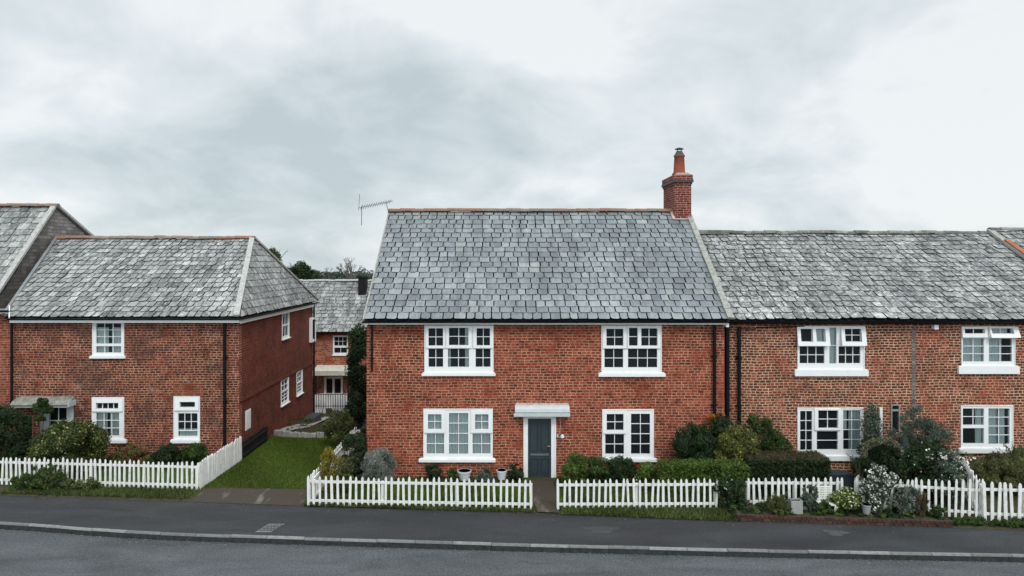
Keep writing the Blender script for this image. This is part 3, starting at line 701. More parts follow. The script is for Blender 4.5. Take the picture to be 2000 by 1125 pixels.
def walls(parent, x0, x1, y0, y1, zt, fholes, rholes, mats, gable=None, zb=-.3, left_ext=None):
    """front/back/left/right walls; gable=(ridge_y, ridge_z) closes gable ends"""
    mb = MB(); th = .24
    mb.plate(x0, zb, x1, zt, fholes, front(y0), 0, -th, 0)
    rm = 1 if len(mats) > 1 else 0
    mb.plate(y0+th+.001, zb, y1, zt, rholes, rside(x1), 0, -th, rm)
    mb.plate(y0+th+.001, zb, y1, zt, [], lambda u, v, w_: (x0-w_, u, v), 0, -th, 0)
    mb.plate(x0+.01, zb, x1-.01, zt, [], lambda u, v, w_: (u, y1+w_, v), -.002, -th, 0)
    if gable:
        gy, gzz = gable
        for xx in (x0, x1-th): mb.prism([(y0+.02, zt), (y1-.02, zt), (gy, gzz)], lambda u, v, w_: (xx+w_, u, v), 0, th, 0)
    wo_ = mb.build('wall', mats, parent)
    mb = MB(); a, b = x0+th+.02, x1-th-.02; yb = min(y0+3.6, y1-th-.05); yf = y0+th+.02
    mb.face([(a, yb, zb+.3), (b, yb, zb+.3), (b, yb, zt-.05), (a, yb, zt-.05)])
    mb.box(a, b, yf, yb-.01, 2.28, 2.40) if zt > 4 else None
    mb.face([(a, yf, .05), (b, yf, .05), (b, yb, .05), (a, yb, .05)]); mb.face([(a, yf, zt-.06), (a, yb, zt-.06), (b, yb, zt-.06), (b, yf, zt-.06)])
    nx_ = max(1, int((b-a)/4))
    for i in range(nx_+1):
        xx = a+(b-a)*i/nx_; mb.face([(xx, yf, .05), (xx, yb, .05), (xx, yb, zt-.06), (xx, yf, zt-.06)])
    mb.build('interior', M['room'], parent)
    return wo_

# ================================================================== MIDDLE HOUSE
YM = 21.33; mx0, mx1 = X(716, YM), X(1415, YM)
mid = empty('brick_house', ((mx0+mx1)/2, YM, 0), 'red brick house with grey door, blue-grey slate roof and tall chimney, middle of the row', 'house')
mpM = front(YM)
W1 = (829, 635.5, 964, 727); W2 = (1174.5, 635.5, 1292, 727); W3 = (827, 798, 962.5, 894); W4 = (1176, 799, 1277, 894); D0 = (1022, 812, 1086, 934)
walls(mid, mx0, mx1, YM, 30.6, 4.93, [PXR(q, YM) for q in (W1, W2, W3, W4, D0)], [], [M['brick_main']], (25.9, 8.5))
window(mid, mpM, PXR(W1, YM), [PXR(q, YM) for q in [(837, 641, 865.5, 675, 2, 2), (877, 640, 915, 674, 2, 2), (931, 641, 957, 674.5, 2, 2), (837, 681, 865.5, 716.5, 2, 2), (875, 681, 916, 716.5, 2, 2), (929, 681, 958, 716.5, 2, 2)]],
       [PXR(q, YM)+(.012,) for q in [(832, 637, 870, 679.5), (871.5, 637, 921.5, 679.5), (924, 637, 963.5, 679.5)]], PXR((824, 729, 968, 733.5), YM),
       curtain=[PXR(q, YM) for q in [(908, 640, 916, 716), (875, 681, 880, 717)]])
window(mid, mpM, PXR(W2, YM), [PXR(q, YM) for q in [(1184, 642, 1217, 675, 2, 2), (1228, 640, 1245, 675, 1, 2), (1252, 641, 1283.5, 675, 2, 2), (1180.5, 681, 1217, 717.5, 2, 2), (1226.5, 681, 1283.5, 717.5, 3, 2)]],
       [PXR(q, YM)+(.012,) for q in [(1177, 637, 1223.5, 680), (1225, 637, 1289.5, 680)]], PXR((1168.5, 729.5, 1299, 735), YM))
window(mid, mpM, PXR(W3, YM), [PXR(q, YM) for q in [(836, 808.5, 862.5, 838, 2, 2), (877, 806.5, 914.5, 886.5, 2, 4), (928, 808.5, 954, 838, 2, 2), (833.5, 847, 867.5, 886, 2, 2), (923, 847, 958, 886, 2, 2)]],
       [PXR(q, YM)+(.012,) for q in [(828, 802, 869, 844.5), (920, 802, 961.5, 844.5)]], PXR((818.5, 895.5, 968, 901.5), YM),
       curtain=[PXR((830, 803, 961, 889), YM)+(.006,)])
window(mid, mpM, PXR(W4, YM), [PXR(q, YM) for q in [(1184.5, 808, 1217.5, 840, 2, 2), (1182, 848, 1218.7, 886.5, 2, 2), (1232.3, 808, 1269.5, 886.5, 2, 4)]],
       [PXR(q, YM)+(.012,) for q in [(1177.5, 801.5, 1223.5, 846)]], PXR((1175, 895, 1283, 901), YM))
# ornament on the inner sill of the lower right window
# door
dr = PXR(D0, YM); lf = PXR((1031, 817, 1076.5, 934), YM)
mb = MB(); mb.plate(dr[0], dr[1], dr[2], dr[3], [(lf[0], -1, lf[2], lf[3])], mpM, .02, -.08); df = mb.build('door_frame', M['white'], mid)
mb = MB(); mb.box(dr[0]+.01, dr[0]+.05, dr[1], dr[3]-.03, .0205, .04, mp=mpM); mb.box(dr[2]-.05, dr[2]-.01, dr[1], dr[3]-.03, .0205, .04, mp=mpM); mb.build('moulding', M['white'], df)
mb = MB(); pn = [PXR(q, YM) for q in [(1035, 823, 1051, 884), (1056, 823, 1072, 884), (1035, 897, 1051, 928), (1056, 897, 1072, 928)]]
mb.plate(lf[0]+.004, .02, lf[2]-.004, lf[3]-.004, pn, mpM, -.03, -.07)
do = mb.build('door', M['door'], mid)
mb = MB()
for q in pn:
    mb.box(q[0]-.001, q[2]+.001, q[1]-.001, q[3]+.001, -.065, -.055, mp=mpM); mb.box(q[0]+.03, q[2]-.03, q[1]+.03, q[3]-.03, -.0549, -.038, mp=mpM)
mb.build('door_panel', M['door'], do)
mb = MB(); q = PXR((1036, 886.5, 1072, 890), YM); mb.box(q[0], q[2], q[1], q[3], -.029, -.012, mp=mpM)
mb.build('letter_plate', M['doorgroove'], do)
mb = MB(); mb.tube([(lf[2]-.05, YM+.02, 1.0), (lf[2]-.05, YM-.02, 1.0), (lf[2]-.11, YM-.03, 1.0)], .011, 8); mb.build('handle', M['brass'], do)
mb = MB(); mb.box(lf[0]-.04, lf[2]+.04, YM-.36, YM-.001, -.05, .018); mb.box(lf[0]-.10, lf[2]+.10, YM-.62, YM-.361, -.05, -.005); mb.box(lf[0], lf[2], YM, YM+.3, .0, .019); mb.build('doorstep', M['step'], mid)
# canopy
ca = PXR((1005, 790, 1111, 812), YM)
mb = MB(); mb.prism([(0.0, ca[3]), (.05, ca[3]), (.16, ca[3]-.03), (.24, ca[3]-.10), (.26, ca[3]-.19), (.235, ca[3]-.19), (.235, ca[1]+.02), (0, ca[1])], lambda u, v, w_: (w_, YM-.003-u, v), ca[0]+.01, ca[2])
mb.box(ca[0]-.03, ca[2]+.01, YM-.285, YM-.262, ca[1]+.035, ca[1]+.14)
cn = mb.build('door_canopy', M['frostwhite'], mid)
mb = MB(); mb.beam((ca[0]+.03, YM-.03, ca[3]+.002), (ca[2]-.02, YM-.03, ca[3]+.002), .06, .05, seg=9, jit=.006, gap=.005); mb.build('mortar_fillet', M['mortar_pink'], cn)
# wall light right of the door
q = (X(1096, YM), Z(848, YM))
# eaves
mb = MB(); mb.box(X(722, YM), X(1413, YM), YM-.20, YM-.003, 4.83, 4.90); mb.box(X(722, YM), X(1413, YM), YM-.222, YM-.20, 4.815, 4.93); mb.build('fascia', M['white'], mid)
mb = MB(); mb.box(mx0-.03, X(721.5, YM), YM-.24, YM-.003, 4.80, 4.93); mb.build('eaves_box', M['white'], mid)
mb = MB(); mb.box(X(1411.5, YM)+.03, mx1+.06, YM-.24, YM-.003, 4.74, 4.93); mb.build('eaves_box', M['white'], mid)
gutter((-4.2, YM-.285, 4.935), (mx1+.05, YM-.285, 4.935), mid, .066)
downpipe(X(727.5, YM), YM-.09, 3.35, 4.86, mid, .033, label='short black downpipe ending half way down the wall')
downpipe(X(1394, YM), YM-.09, .4, 4.93, mid, .055)
downpipe(X(1420.5, 21.5), 21.5, .2, 4.9, mid, .075, label='thick black soil pipe in the gap at the house corner', name='soil_pipe')
# roof
rf = MB(); e0, e1, re, ze, rr_, zr = -4.18, 7.10, 21.03, 4.985, 25.9, 8.68
slates(rf, (e0, re, ze), (e1, re, ze), (e1, rr_, zr), (e0, rr_, zr), 21, .335, .012, .010, .040, .045, .006, 0.0, 1.6)
rf.face([(e0, rr_, zr), (e1, rr_, zr), (e1, 30.9, ze), (e0, 30.9, ze)], 0, (.4, .4))
rf.face([(e0, re+.05, ze-.02), (e0, 30.85, ze-.02), (e1, 30.85, ze-.02), (e1, re+.05, ze-.02)], 2)
ro = rf.build('roof', [M['slate_main'], M['edge'], M['felt']], mid)
ridge_tiles('ridge_tiles', (e0-.02, rr_, zr+.03), (6.5, rr_, zr+.03), ro, M['ridge'], .44, .135, lambda t: (R.uniform(.6, .9) if t < .32 else R.uniform(.1, .6) if t < .62 else R.uniform(.35, .85)))
mb = MB(); mb.beam((e1+.03, re-.02, ze+.0), (e1+.03, rr_, zr+.0), .19, .075, seg=14, jit=.004, gap=.006); mb.build('verge', M['mortar'], ro)
mb = MB(); mb.beam((e0-.0, re-.02, ze-.03), (e0-.0, rr_, zr-.03), .05, .05); mb.build('verge_board', M['mortar'], ro)
# chimney
cx0, cx1, cy0, cy1 = 6.55, 7.17, 25.48, 27.2
ch = MB(); ch.box(cx0, cx1, cy0, cy1, 7.3, 9.66)
ch.box(cx0-.03, cx1+.03, cy0-.03, cy1+.03, 9.661, 9.74); 
cho = ch.build('chimney', M['brick_chimney'], mid)
mb = MB(); mb.box(cx0-.07, cx1+.07, cy0-.07, cy1+.07, 9.741, 9.83); mb.build('oversail_band', M['iron'], cho)
mb = MB(); mb.box(cx0-.05, cx1+.05, cy0-.05, cy1+.05, 9.831, 10.02); mb.build('corbel', M['brick_chimney'], cho)
mb = MB(); mb.prism([(cx0-.02, 10.021), (cx1+.02, 10.021), (cx1-.12, 10.10), (cx0+.12, 10.10)], lambda u, v, w_: (u, w_, v), cy0, cy1-.05); mb.build('flaunching', M['mortar_pink'], cho)
pc = (6.86, 26.0, 10.09)
mb = MB(); mb.lathe(pc, [(.27, 0), (.27, .03), (.215, .10), (.20, .40), (.185, .66), (.21, .68), (.21, .73), (.15, .73), (.15, .5)], 24); mb.build('chimney_pot', M['pot'], cho, True)
mb = MB(); mb.lathe((pc[0], pc[1], pc[2]+.731), [(.20, 0), (.12, .13), (.115, .16)], 20)
for k in range(4):
    a = k*1.571+.5; mb.box(pc[0]+math.cos(a)*.10-.012, pc[0]+math.cos(a)*.10+.012, pc[1]+math.sin(a)*.10-.012, pc[1]+math.sin(a)*.10+.012, pc[2]+.88, pc[2]+.97)
mb.lathe((pc[0], pc[1], pc[2]+.965), [(.165, 0), (.165, .02), (.06, .06)], 20); mb.build('cowl', M['iron'], cho)
mb = MB()
zz0 = lambda y: ze+(y-re)*(zr-ze)/(rr_-re)
mb.beam((cx0-.04, cy0-.05, zz0(cy0-.05)+.02), (cx0-.04, rr_, zz0(rr_)+.03), .10, .05); mb.beam((cx0-.08, cy0-.05, zz0(cy0-.05)+.02), (cx1-.1, cy0-.05, zz0(cy0-.05)+.02), .10, .05); mb.build('flashing', M['mortar_pink'], cho)

# wall light by the door
wl = empty('wall_lamp', (X(1096, YM), YM, Z(848, YM)), 'small white lamp on the brick beside the grey front door', 'lamp')
zc = Z(848, YM); xc_ = X(1093, YM)
mb = MB(); mb.tube([(xc_-.05, YM, zc-.05), (xc_-.05, YM-.05, zc-.05)], .045, 12); mb.build('mount', M['frostwhite'], wl)
mb = MB(); mb.tube([(xc_-.05, YM-.04, zc-.04), (xc_, YM-.12, zc+.02), (xc_+.06, YM-.14, zc+.01)], .014, 8); mb.build('bracket', M['iron'], wl)
mb = MB(); mb.lathe((xc_+.07, YM-.15, zc-.07), [(.02, .10), (.055, .06), (.065, .0)], 14); mb.build('lamp_shade', M['ceramic'], wl)
mb = MB(); mb.tube([(X(1093, YM), YM-.008, Z(846, YM)), (X(1096, YM), YM-.008, Z(815, YM))], .008, 5); mb.build('cable', M['mortar_pink'], wl)

# ================================================================== LEFT HOUSE
YL = 23.39; lx0, lx1 = X(28, YL), -8.91
lft = empty('brick_house', ((lx0+lx1)/2, YL, 0), 'dark brown brick house with hipped mottled slate roof beside the lawn', 'house')
mpL = front(YL)
V1 = (181, 630, 243, 694); V2 = (180, 775.5, 243, 857); V3 = (339.5, 774, 391, 857); DV = (79, 790, 144, 895)
def sidepx(px, py):
    Y_ = lx1*F/(px-VX); return (Y_, Z(py, Y_))
side = []
for (pa, pb, pyt, pyb, nx, ny) in [(550.5, 564, 608, 657.5, 2, 2), (548.5, 563, 734.5, 783, 2, 3), (579, 590, 721, 765.5, 2, 3), (479, 489.5, 797, 835, 1, 1)]:
    ya, _ = sidepx(pa, 0); yb, zt_ = sidepx(pb, pyt); _, zb_ = sidepx(pb, pyb); side.append((ya, zb_, yb, zt_, nx, ny))
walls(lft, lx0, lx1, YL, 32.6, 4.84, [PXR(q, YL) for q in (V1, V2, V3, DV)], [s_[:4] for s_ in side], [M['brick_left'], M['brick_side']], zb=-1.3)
window(lft, mpL, PXR(V1, YL), [PXR(q, YL) for q in [(188, 631, 237, 671, 3, 3), (188, 676, 237, 688.5, 3, 1)]], [], PXR((177, 694.5, 246.5, 699.5), YL), curtain=[PXR((188, 640, 210, 688), YL), PXR((216, 640, 237, 688), YL)])
window(lft, mpL, PXR(V2, YL), [PXR(q, YL) for q in [(189, 786.5, 232.5, 798, 4, 1), (188, 806, 233, 851, 3, 3)]], [PXR((182, 779, 241, 803), YL)+(.02,)], PXR((178, 858, 248.5, 864.5), YL), curtain=[PXR((188, 806, 208, 851), YL), PXR((212, 806, 233, 851), YL)])
window(lft, mpL, PXR(V3, YL), [PXR(q, YL) for q in [(352, 784.5, 382, 795, 1, 1), (348, 807, 386, 840, 3, 2), (348, 841.5, 386, 851.5, 1, 1)]], [PXR((342, 777, 389, 801), YL)+(.02,)], PXR((334.5, 858, 392, 864.5), YL), curtain=[PXR((348, 838, 386, 852), YL)])
for i, s_ in enumerate(side):
    u0, v0, u1, v1, nx, ny = s_
    if i < 3: window(lft, rside(lx1), s_[:4], [(u0+.07, v0+.08, u1-.07, v0+(v1-v0)*.47, nx, ny if i else 1), (u0+.07, v0+(v1-v0)*.53, u1-.07, v1-.07, nx, ny-1)], [], (u0-.05, v0-.05, u1+.05, v0-.004))
    else:
        mb = MB(); mb.plate(u0, v0, u1, v1, [], rside(lx1), .01, -.05); mb.box(u0+.05, u1-.05, v0+.05, v1-.05, .0101, .02, mp=rside(lx1)); mb.build('blanked_window', M['white'], lft)
# arch of gauged bricks over the right window
mb = MB(); a0, b0, c0, d0 = PXR((336, 749, 396, 773), YL); cxm = (a0+c0)/2; N = 15
for i in range(N):
    def pt(t, top): return ((a0+(c0-a0)*t, d0) if top else (cxm+(t-.5)*(c0-a0)*.84, b0))
    t0, t1 = (i+.06)/N, (i+.94)/N
    mb.prism([pt(t0, 0), pt(t1, 0), pt(t1, 1), pt(t0, 1)], mpL, .0, .008, t=(R.random(), 0))
mb.build('brick_arch', M['brick_orange'], lft)
# porch door and canopy
dv = PXR(DV, YL); gl_ = PXR((97, 793, 131, 850, 2, 2), YL)
mb = MB(); mb.plate(dv[0], dv[1], dv[2], dv[3], [gl_[:4]], mpL, .03, -.06); dd = mb.build('door', M['frostwhite'], lft)
mb = MB(); mb.face([mpL(gl_[0], gl_[1], -.03), mpL(gl_[2], gl_[1], -.03), mpL(gl_[2], gl_[3], -.03), mpL(gl_[0], gl_[3], -.03)]); mb.build('pane', M['glass'], dd)
mb = MB(); um = (gl_[0]+gl_[2])/2; mb.box(um-.012, um+.012, gl_[1], gl_[3], -.028, -.005, mp=mpL); mb.box(gl_[0], gl_[2], (gl_[1]+gl_[3])/2-.012, (gl_[1]+gl_[3])/2+.012, -.027, -.006, mp=mpL); mb.build('glazing_bars', M['white'], dd)
cp = PXR((32, 773, 148, 792), YL)
mb = MB(); mb.prism([(0, cp[3]-.02), (.08, cp[3]-.03), (.34, cp[3]-.12), (.46, cp[3]-.22), (.44, cp[3]-.27), (0, cp[3]-.26)], lambda u, v, w_: (w_, YL-.003-u, v), cp[0]+.1, cp[2]); cpo = mb.build('porch_canopy', M['stone'], lft)
mb = MB(); mb.box(cp[0]+.12, cp[2]-.02, YL-.42, YL-.01, cp[3]-.315, cp[3]-.275); mb.box(cp[2]-.0, cp[2]+.03, YL-.44, YL-.02, cp[3]-.30, cp[3]-.12); mb.build('canopy_board', M['frostwhite'], cpo)
# string course and eaves
mb = MB(); mb.plate(YL+.05, 1.93, 32.55, 2.05, [], rside(lx1), .035, 0.001); mb.build('string_course', M['brick_side'], lft)
mb = MB(); mb.box(lx0+.02, lx1+.10, YL-.26, YL-.235, 4.70, 4.86); mb.box(lx0+.02, lx1+.02, YL-.234, YL-.003, 4.72, 4.76)
mb.box(lx1+.085, lx1+.11, YL-.15, 32.8, 4.66, 4.80); mb.box(lx1+.003, lx1+.084, YL-.1, 32.7, 4.68, 4.72); mb.build('fascia', M['white'], lft)
gutter((lx0-.0, YL-.31, 4.85), (lx1+.14, YL-.31, 4.85), lft, .058)
gutter((lx1+.165, YL-.2, 4.85), (lx1+.165, 33.0, 4.85), lft, .058)
downpipe(X(440.5, YL), YL-.08, .1, 4.78, lft, .05)
downpipe(lx1+.09, 32.5, -.9, 4.78, lft, .045)
mb = MB(); y0_, y1_ = 32.0, 32.75
mb.plate(y0_, 3.0, y1_, 4.15, [(y0_+.16, 3.12, y1_-.16, 4.05)], rside(lx1), .12, .002); bx = mb.build('bay_window', M['white'], lft)
mb = MB(); mb.face([(lx1+.06, y0_+.16, 3.12), (lx1+.06, y1_-.16, 3.12), (lx1+.06, y1_-.16, 4.05), (lx1+.06, y0_+.16, 4.05)]); mb.build('pane', M['glass'], bx)
# plinth block at the far end of the side wall
mb = MB(); mb.prism([(29.6, -.7), (32.3, -1.2), (32.3, -.35), (30.2, -.32)], lambda u, v, w_: (w_, u, v), lx1+.01, lx1+.5); mb.build('plinth', M['step'], lft)
# roof
rf = MB(); zE, zR, yE, yR, yB = 4.895, 7.73, 23.06, 27.95, 33.0; xH = X(494, 27.95); xR = lx1+.14; xTL = -18.12
slates(rf, (lx0-.10, yE, zE), (xR, yE, zE), (xH, yR, zR), (xTL, yR, zR), 18, .285, .020, .013, .042, .06, .008, 1.0, 1.5)
slates(rf, (xR, yE, zE), (xR, yB, zE), (xH, yR, zR), (xH, yR, zR), 12, .40, .02, .012, .026, .05, .004, 2.0)
rf.face([(xR, yB, zE), (-20, yB, zE), (xTL, yR, zR), (xH, yR, zR)], 0)
lro = rf.build('roof', [M['slate_old'], M['edge'], M['felt']], lft)
ridge_tiles('ridge_tiles', (xTL, yR, zR+.02), (xH, yR, zR+.02), lro, M['ridge'], .36, .135, lambda t: (R.uniform(.7, 1) if t < .16 or t > .83 else R.uniform(.05, .5)), .004)
mb = MB(); mb.beam((xR-.10, yE-.03, zE+.03), (xH-.03, yR, zR+.03), .19, .07, seg=10, jit=.004, gap=.0); mb.build('hip_coping', M['mortar_pale'], lro)
mb = MB(); mb.beam((xR, yB, zE+.02), (xH, yR, zR+.03), .14, .08, seg=10, jit=.004); mb.build('rear_hip_coping', M['mortar'], lro)
mb = MB(); mb.beam((lx0-.2, yE+.1, zE+.05), (xTL+.02, yR, zR+.05), .10, .06, seg=8, jit=.003); mb.build('flashing', M['lead'], lro)

# ================================================================== FAR LEFT TALL HOUSE
tall = empty('brick_house', (-20, 23.5, 0), 'orange brick house at the left edge with grey gable above its neighbour', 'house')
mb = MB(); mb.plate(-27, -.2, lx0-.012, 5.05, [], front(23.42), 0, -.24); mb.box(-27, -18.2, 24.2, 33, -.2, 5.0)
mb.build('wall', M['brick_orange'], tall)
mb = MB(); xg = -18.22
mb.prism([(24.5, 4.0), (24.5, 5.12), (28.0, 9.0), (33, 6.6), (33, 4.0)], rside(xg), -.24, 0); mb.build('gable_wall', M['brick_gable'], tall)
mb = MB(); mb.box(-27, lx0-.04, 23.15, 24.4, 5.06, 5.10); mb.build('lead_flat', M['lead'], tall)
gutter((-27, 23.1, 5.12), (lx0+.06, 23.1, 5.12), tall, .06)
mb = MB(); mb.box(-27, lx0+.02, 23.17, 23.4, 5.0, 5.055); mb.beam((lx0+.05, 23.08, 4.80), (lx0-.10, 23.3, 5.2), .03, .16); mb.build('fascia', M['white'], tall)
downpipe(lx0-.03, 23.3, .1, 5.0, tall, .04)
rf = MB(); slates(rf, (-27, 24.4, 5.10), (xg+.02, 24.4, 5.10), (xg+.02, 28, 9.05), (-27, 28, 9.05), 16, .36, .02, .012, .026, .05, .006, 3)
rf.face([(-27, 28, 9.05), (xg, 28, 9.05), (xg, 33.3, 6.5), (-27, 33.3, 6.5)], 0); tro = rf.build('roof', [M['slate_old'], M['edge'], M['felt']], tall)
ridge_tiles('ridge_tiles', (-27, 28, 9.08), (xg+.05, 28, 9.08), tro, M['ridge'], .4, .14, lambda t: R.uniform(.3, 1))
mb = MB(); mb.beam((xg+.0, 24.3, 5.10), (xg+.0, 28, 9.08), .2, .09, seg=9, jit=.003); mb.beam((xg, 28, 9.08), (xg, 33.3, 6.55), .2, .09, seg=9, jit=.003); mb.build('verge', M['mortar_pale'], tro)

# ================================================================== RIGHT HOUSE
YR = 21.67; rx0, rx1 = 7.28, 27.0
rgt = empty('brick_house', (13, YR, 0), 'long brick terrace house with mossy rough slate roof, right of the middle house', 'house')
mpR = front(YR)
Q1 = (1557, 636.5, 1688, 721); Q2 = (1557, 796, 1686, 889); Q3 = (1877, 637.5, 1982, 714); Q4 = (1876, 791.5, 1978, 874); Q5 = (1740, 790, 1757, 847)
walls(rgt, rx0, rx1, YR, 31, 4.86, [PXR(q, YR) for q in (Q1, Q2, Q3, Q4, Q5)], [], [M['brick_right']], (26.4, 7.7))
window(rgt, mpR, PXR(Q1, YR), [PXR(q, YR) for q in [(1562, 642, 1585.5, 667, 1, 1), (1592, 642, 1610, 667, 1, 1), (1619.5, 640, 1633.5, 710, 1, 2), (1648, 642, 1680.5, 667, 2, 2), (1561.5, 676.5, 1610, 709.5, 3, 2), (1637.5, 676.5, 1680, 709.5, 3, 2)]],
       [PXR((1555.5, 637, 1618, 674.5), YR)+(.10,), PXR((1641, 637.5, 1689, 674.5), YR)+(.10,)], PXR((1551, 722, 1694, 734), YR), curtain=[PXR((1617, 638, 1635, 711), YR), PXR((1594, 642, 1612, 668), YR)])
window(rgt, mpR, PXR(Q2, YR), [PXR(q, YR) for q in [(1562.5, 802.5, 1586, 879, 2, 4), (1597, 801, 1636, 836, 2, 2), (1595, 842, 1636, 878, 1, 2), (1646.5, 801, 1680.5, 877.5, 2, 4)]],
       [PXR((1590, 797, 1641, 839.5), YR)+(.01,)], PXR((1554, 889, 1682, 899), YR), curtain=[PXR((1660, 800, 1682, 878), YR), PXR((1646, 800, 1656, 840), YR)])
window(rgt, mpR, PXR(Q3, YR), [PXR(q, YR) for q in [(1882, 642, 1921, 651, 2, 1), (1933, 641, 1975.5, 651, 2, 1), (1880, 661, 1921.5, 706, 2, 3), (1931, 661, 1976, 706, 2, 3)]],
       [PXR((1877, 638, 1926, 658.5), YR)+(.05,), PXR((1929.5, 638, 1986, 658.5), YR)+(.14,)], PXR((1869.5, 715, 1988, 729.5), YR), curtain=[PXR((1880, 660, 1921, 707), YR), PXR((1931, 660, 1960, 707), YR), PXR((1933, 641, 1970, 652), YR)])
window(rgt, mpR, PXR(Q4, YR), [PXR(q, YR) for q in [(1880, 797.5, 1921.5, 830, 2, 2), (1880, 836, 1921.5, 866, 1, 1), (1930, 797.5, 1971.5, 867, 2, 4)]], [], PXR((1871, 875, 1976, 884), YR),
       curtain=[PXR((1908, 797, 1921, 867), YR), PXR((1930, 797, 1950, 867), YR), PXR((1953, 797, 1966, 867), YR)])
window(rgt, mpR, PXR(Q5, YR), [PXR(q, YR) for q in [(1742, 792, 1755, 800, 1, 1), (1742, 803, 1755, 845, 1, 1)]], [], None, mat=M['greybox'], label='narrow grey framed side light')
mb = MB(); mb.box(X(1715.5, YR), X(1720.5, YR), YR-.1, YR-.02, .1, Z(795, YR)); mb.build('white_post', M['white'], rgt)
mb = MB(); q = PXR((1819, 634, 1827, 642.5), YR); mb.box(q[0], q[2], YR-.16, YR-.002, q[1], q[3]); mb.build('vent_box', M['white'], rgt)
mb = MB(); q = PXR((1450, 632, 1478, 639), YR)
mb.tube([(X(1440, YR), YR-.1, 4.66), (X(1462, YR), YR-.08, 4.66), (X(1468, YR), YR-.05, 4.60), (X(1478, YR), YR-.06, 4.68), (X(1570, YR), YR-.05, 4.72)], .016, 6); mb.build('cable', M['black'], rgt)
mb = MB(); mb.box(rx0, rx1, YR-.2, YR-.003, 4.80, 4.90); mb.build('fascia', M['black'], rgt)
gutter((7.22, YR-.27, 4.91), (rx1, YR-.27, 4.91), rgt, .066)
downpipe(X(1442, YR), YR-.09, .3, 4.7, rgt, .056)
mb = MB(); mb.prism([(X(1441, YR)-.07, 4.55), (X(1441, YR)+.07, 4.55), (X(1441, YR)+.04, 4.38), (X(1441, YR)-.04, 4.38)], mpR, .03, .15); mb.build('hopper', M['black'], rgt)
mb = MB(); mb.box(X(1781, YR), X(1788, YR), YR-.006, YR, Z(815, YR), Z(640, YR)); mb.build('stained_joint', M['brick_gable'], rgt)
rf = MB(); a0, a1 = 7.2, 18.95; yE2, zE2, yR2, zR2 = 21.33, 4.97, 26.4, 7.87
slates(rf, (a0, yE2, zE2), (a1, yE2, zE2), (a1, yR2, zR2), (a0, yR2, zR2), 18, .34, .022, .014, .040, .065, .016, 4.0, 1.4)
slates(rf, (a1+.05, yE2, zE2+.10), (27, yE2, zE2+.10), (27, yR2, zR2+.10), (a1+.05, yR2, zR2+.10), 18, .34, .022, .014, .040, .065, .010, 6.0, 1.4)
rf.face([(a0, yR2, zR2), (27, yR2, zR2), (27, 31.3, 4.9), (a0, 31.3, 4.9)], 0)
rro = rf.build('roof', [M['slate_rough'], M['edge'], M['felt']], rgt)
ridge_tiles('ridge_tiles', (a0, yR2, zR2+.03), (a1, yR2, zR2+.0), rro, M['ridge_grey'], .42, .14, None, .010)
ridge_tiles('ridge_tiles', (a1, yR2, zR2+.13), (27, yR2, zR2+.13), rro, M['ridge_grey'], .42, .14, None, .008)
mb = MB(); P1 = Vector((a1, yE2-.02, zE2+.06)); P2 = Vector((a1, yR2, zR2+.08)); mb.beam(P1, P2, .22, .10, seg=12, jit=.004); mb.build('party_verge', M['mortar'], rro)
mb = MB(); mb.beam(P1.lerp(P2, .50)+Vector((.02, 0, .10)), P1.lerp(P2, .83)+Vector((.02, 0, .10)), .20, .07, seg=2, jit=.003); mb.build('verge_tiles', M['terra'], rro)

# ================================================================== BACK COTTAGE
YC = 37.0
cot = empty('brick_cottage', (X(645, YC), YC, -1.16), 'small orange brick cottage with cream porch canopy, seen through the gap', 'cottage')
mpC = front(YC)
K1 = (650.5, 655, 680, 692); K2 = (633, 735, 669.5, 797)
walls(cot, -14.5, -5.0, YC, 43.5, Z(651, YC)+.02, [PXR(q, YC) for q in (K1, K2)], [], [M['brick_cottage']], (40.4, 5.5), zb=-1.6)
window(cot, mpC, PXR(K1, YC), [PXR(q, YC) for q in [(653, 658, 677.5, 675, 3, 2), (653, 679, 677.5, 689, 2, 1)]], [], PXR((649, 692.5, 682, 694.5), YC))
k = PXR(K2, YC); g1, g2 = PXR((637.5, 739.5, 649.5, 768), YC), PXR((653.5, 739.5, 666, 768), YC)
mb = MB(); mb.plate(k[0], k[1], k[2], k[3], [g1, g2], mpC, .03, -.05); cdo = mb.build('door', M['white'], cot)
mb = MB()
for g in (g1, g2): mb.face([mpC(g[0], g[1], -.03), mpC(g[2], g[1], -.03), mpC(g[2], g[3], -.03), mpC(g[0], g[3], -.03)])
mb.build('pane', M['glass'], cdo)
q = PXR((612, 718, 682, 733), YC-.8)
mb = MB(); mb.prism([(0, q[3]+.02), (.9, q[3]-.16), (.9, q[1]), (.8, q[1]), (0, q[1]+.1)], lambda u, v, w_: (w_, YC-.003-u, v), q[0], q[2]); mb.build('porch_canopy', M['cream'], cot)
mb = MB(); 
for px in (617, 680): mb.tube([(X(px, YC-.8), YC-.8, -1.2), (X(px, YC-.8), YC-.8, q[1])], .045, 8)
mb.build('porch_post', M['black2'], cot)
gutter((-14.5, YC-.3, Z(651, YC-.3)+.03), (-5.6, YC-.3, Z(651, YC-.3)+.03), cot, .06)
rf = MB(); zc0 = Z(649, YC-.25)+.02; zc1 = Z(549, 40.4)
slates(rf, (-15, YC-.25, zc0), (-4.8, YC-.25, zc0), (-4.8, 40.4, zc1), (-15, 40.4, zc1), 15, .33, .03, .02, .03, .06, .012, 5.0)
rf.face([(-15, 40.4, zc1), (-4.8, 40.4, zc1), (-4.8, 44, 3), (-15, 44, 3)], 0); cro = rf.build('roof', [M['slate_old'], M['edge'], M['felt']], cot)
ridge_tiles('ridge_tiles', (-15, 40.4, zc1+.02), (-4.8, 40.4, zc1+.02), cro, M['mortar_pale'], .4, .12)
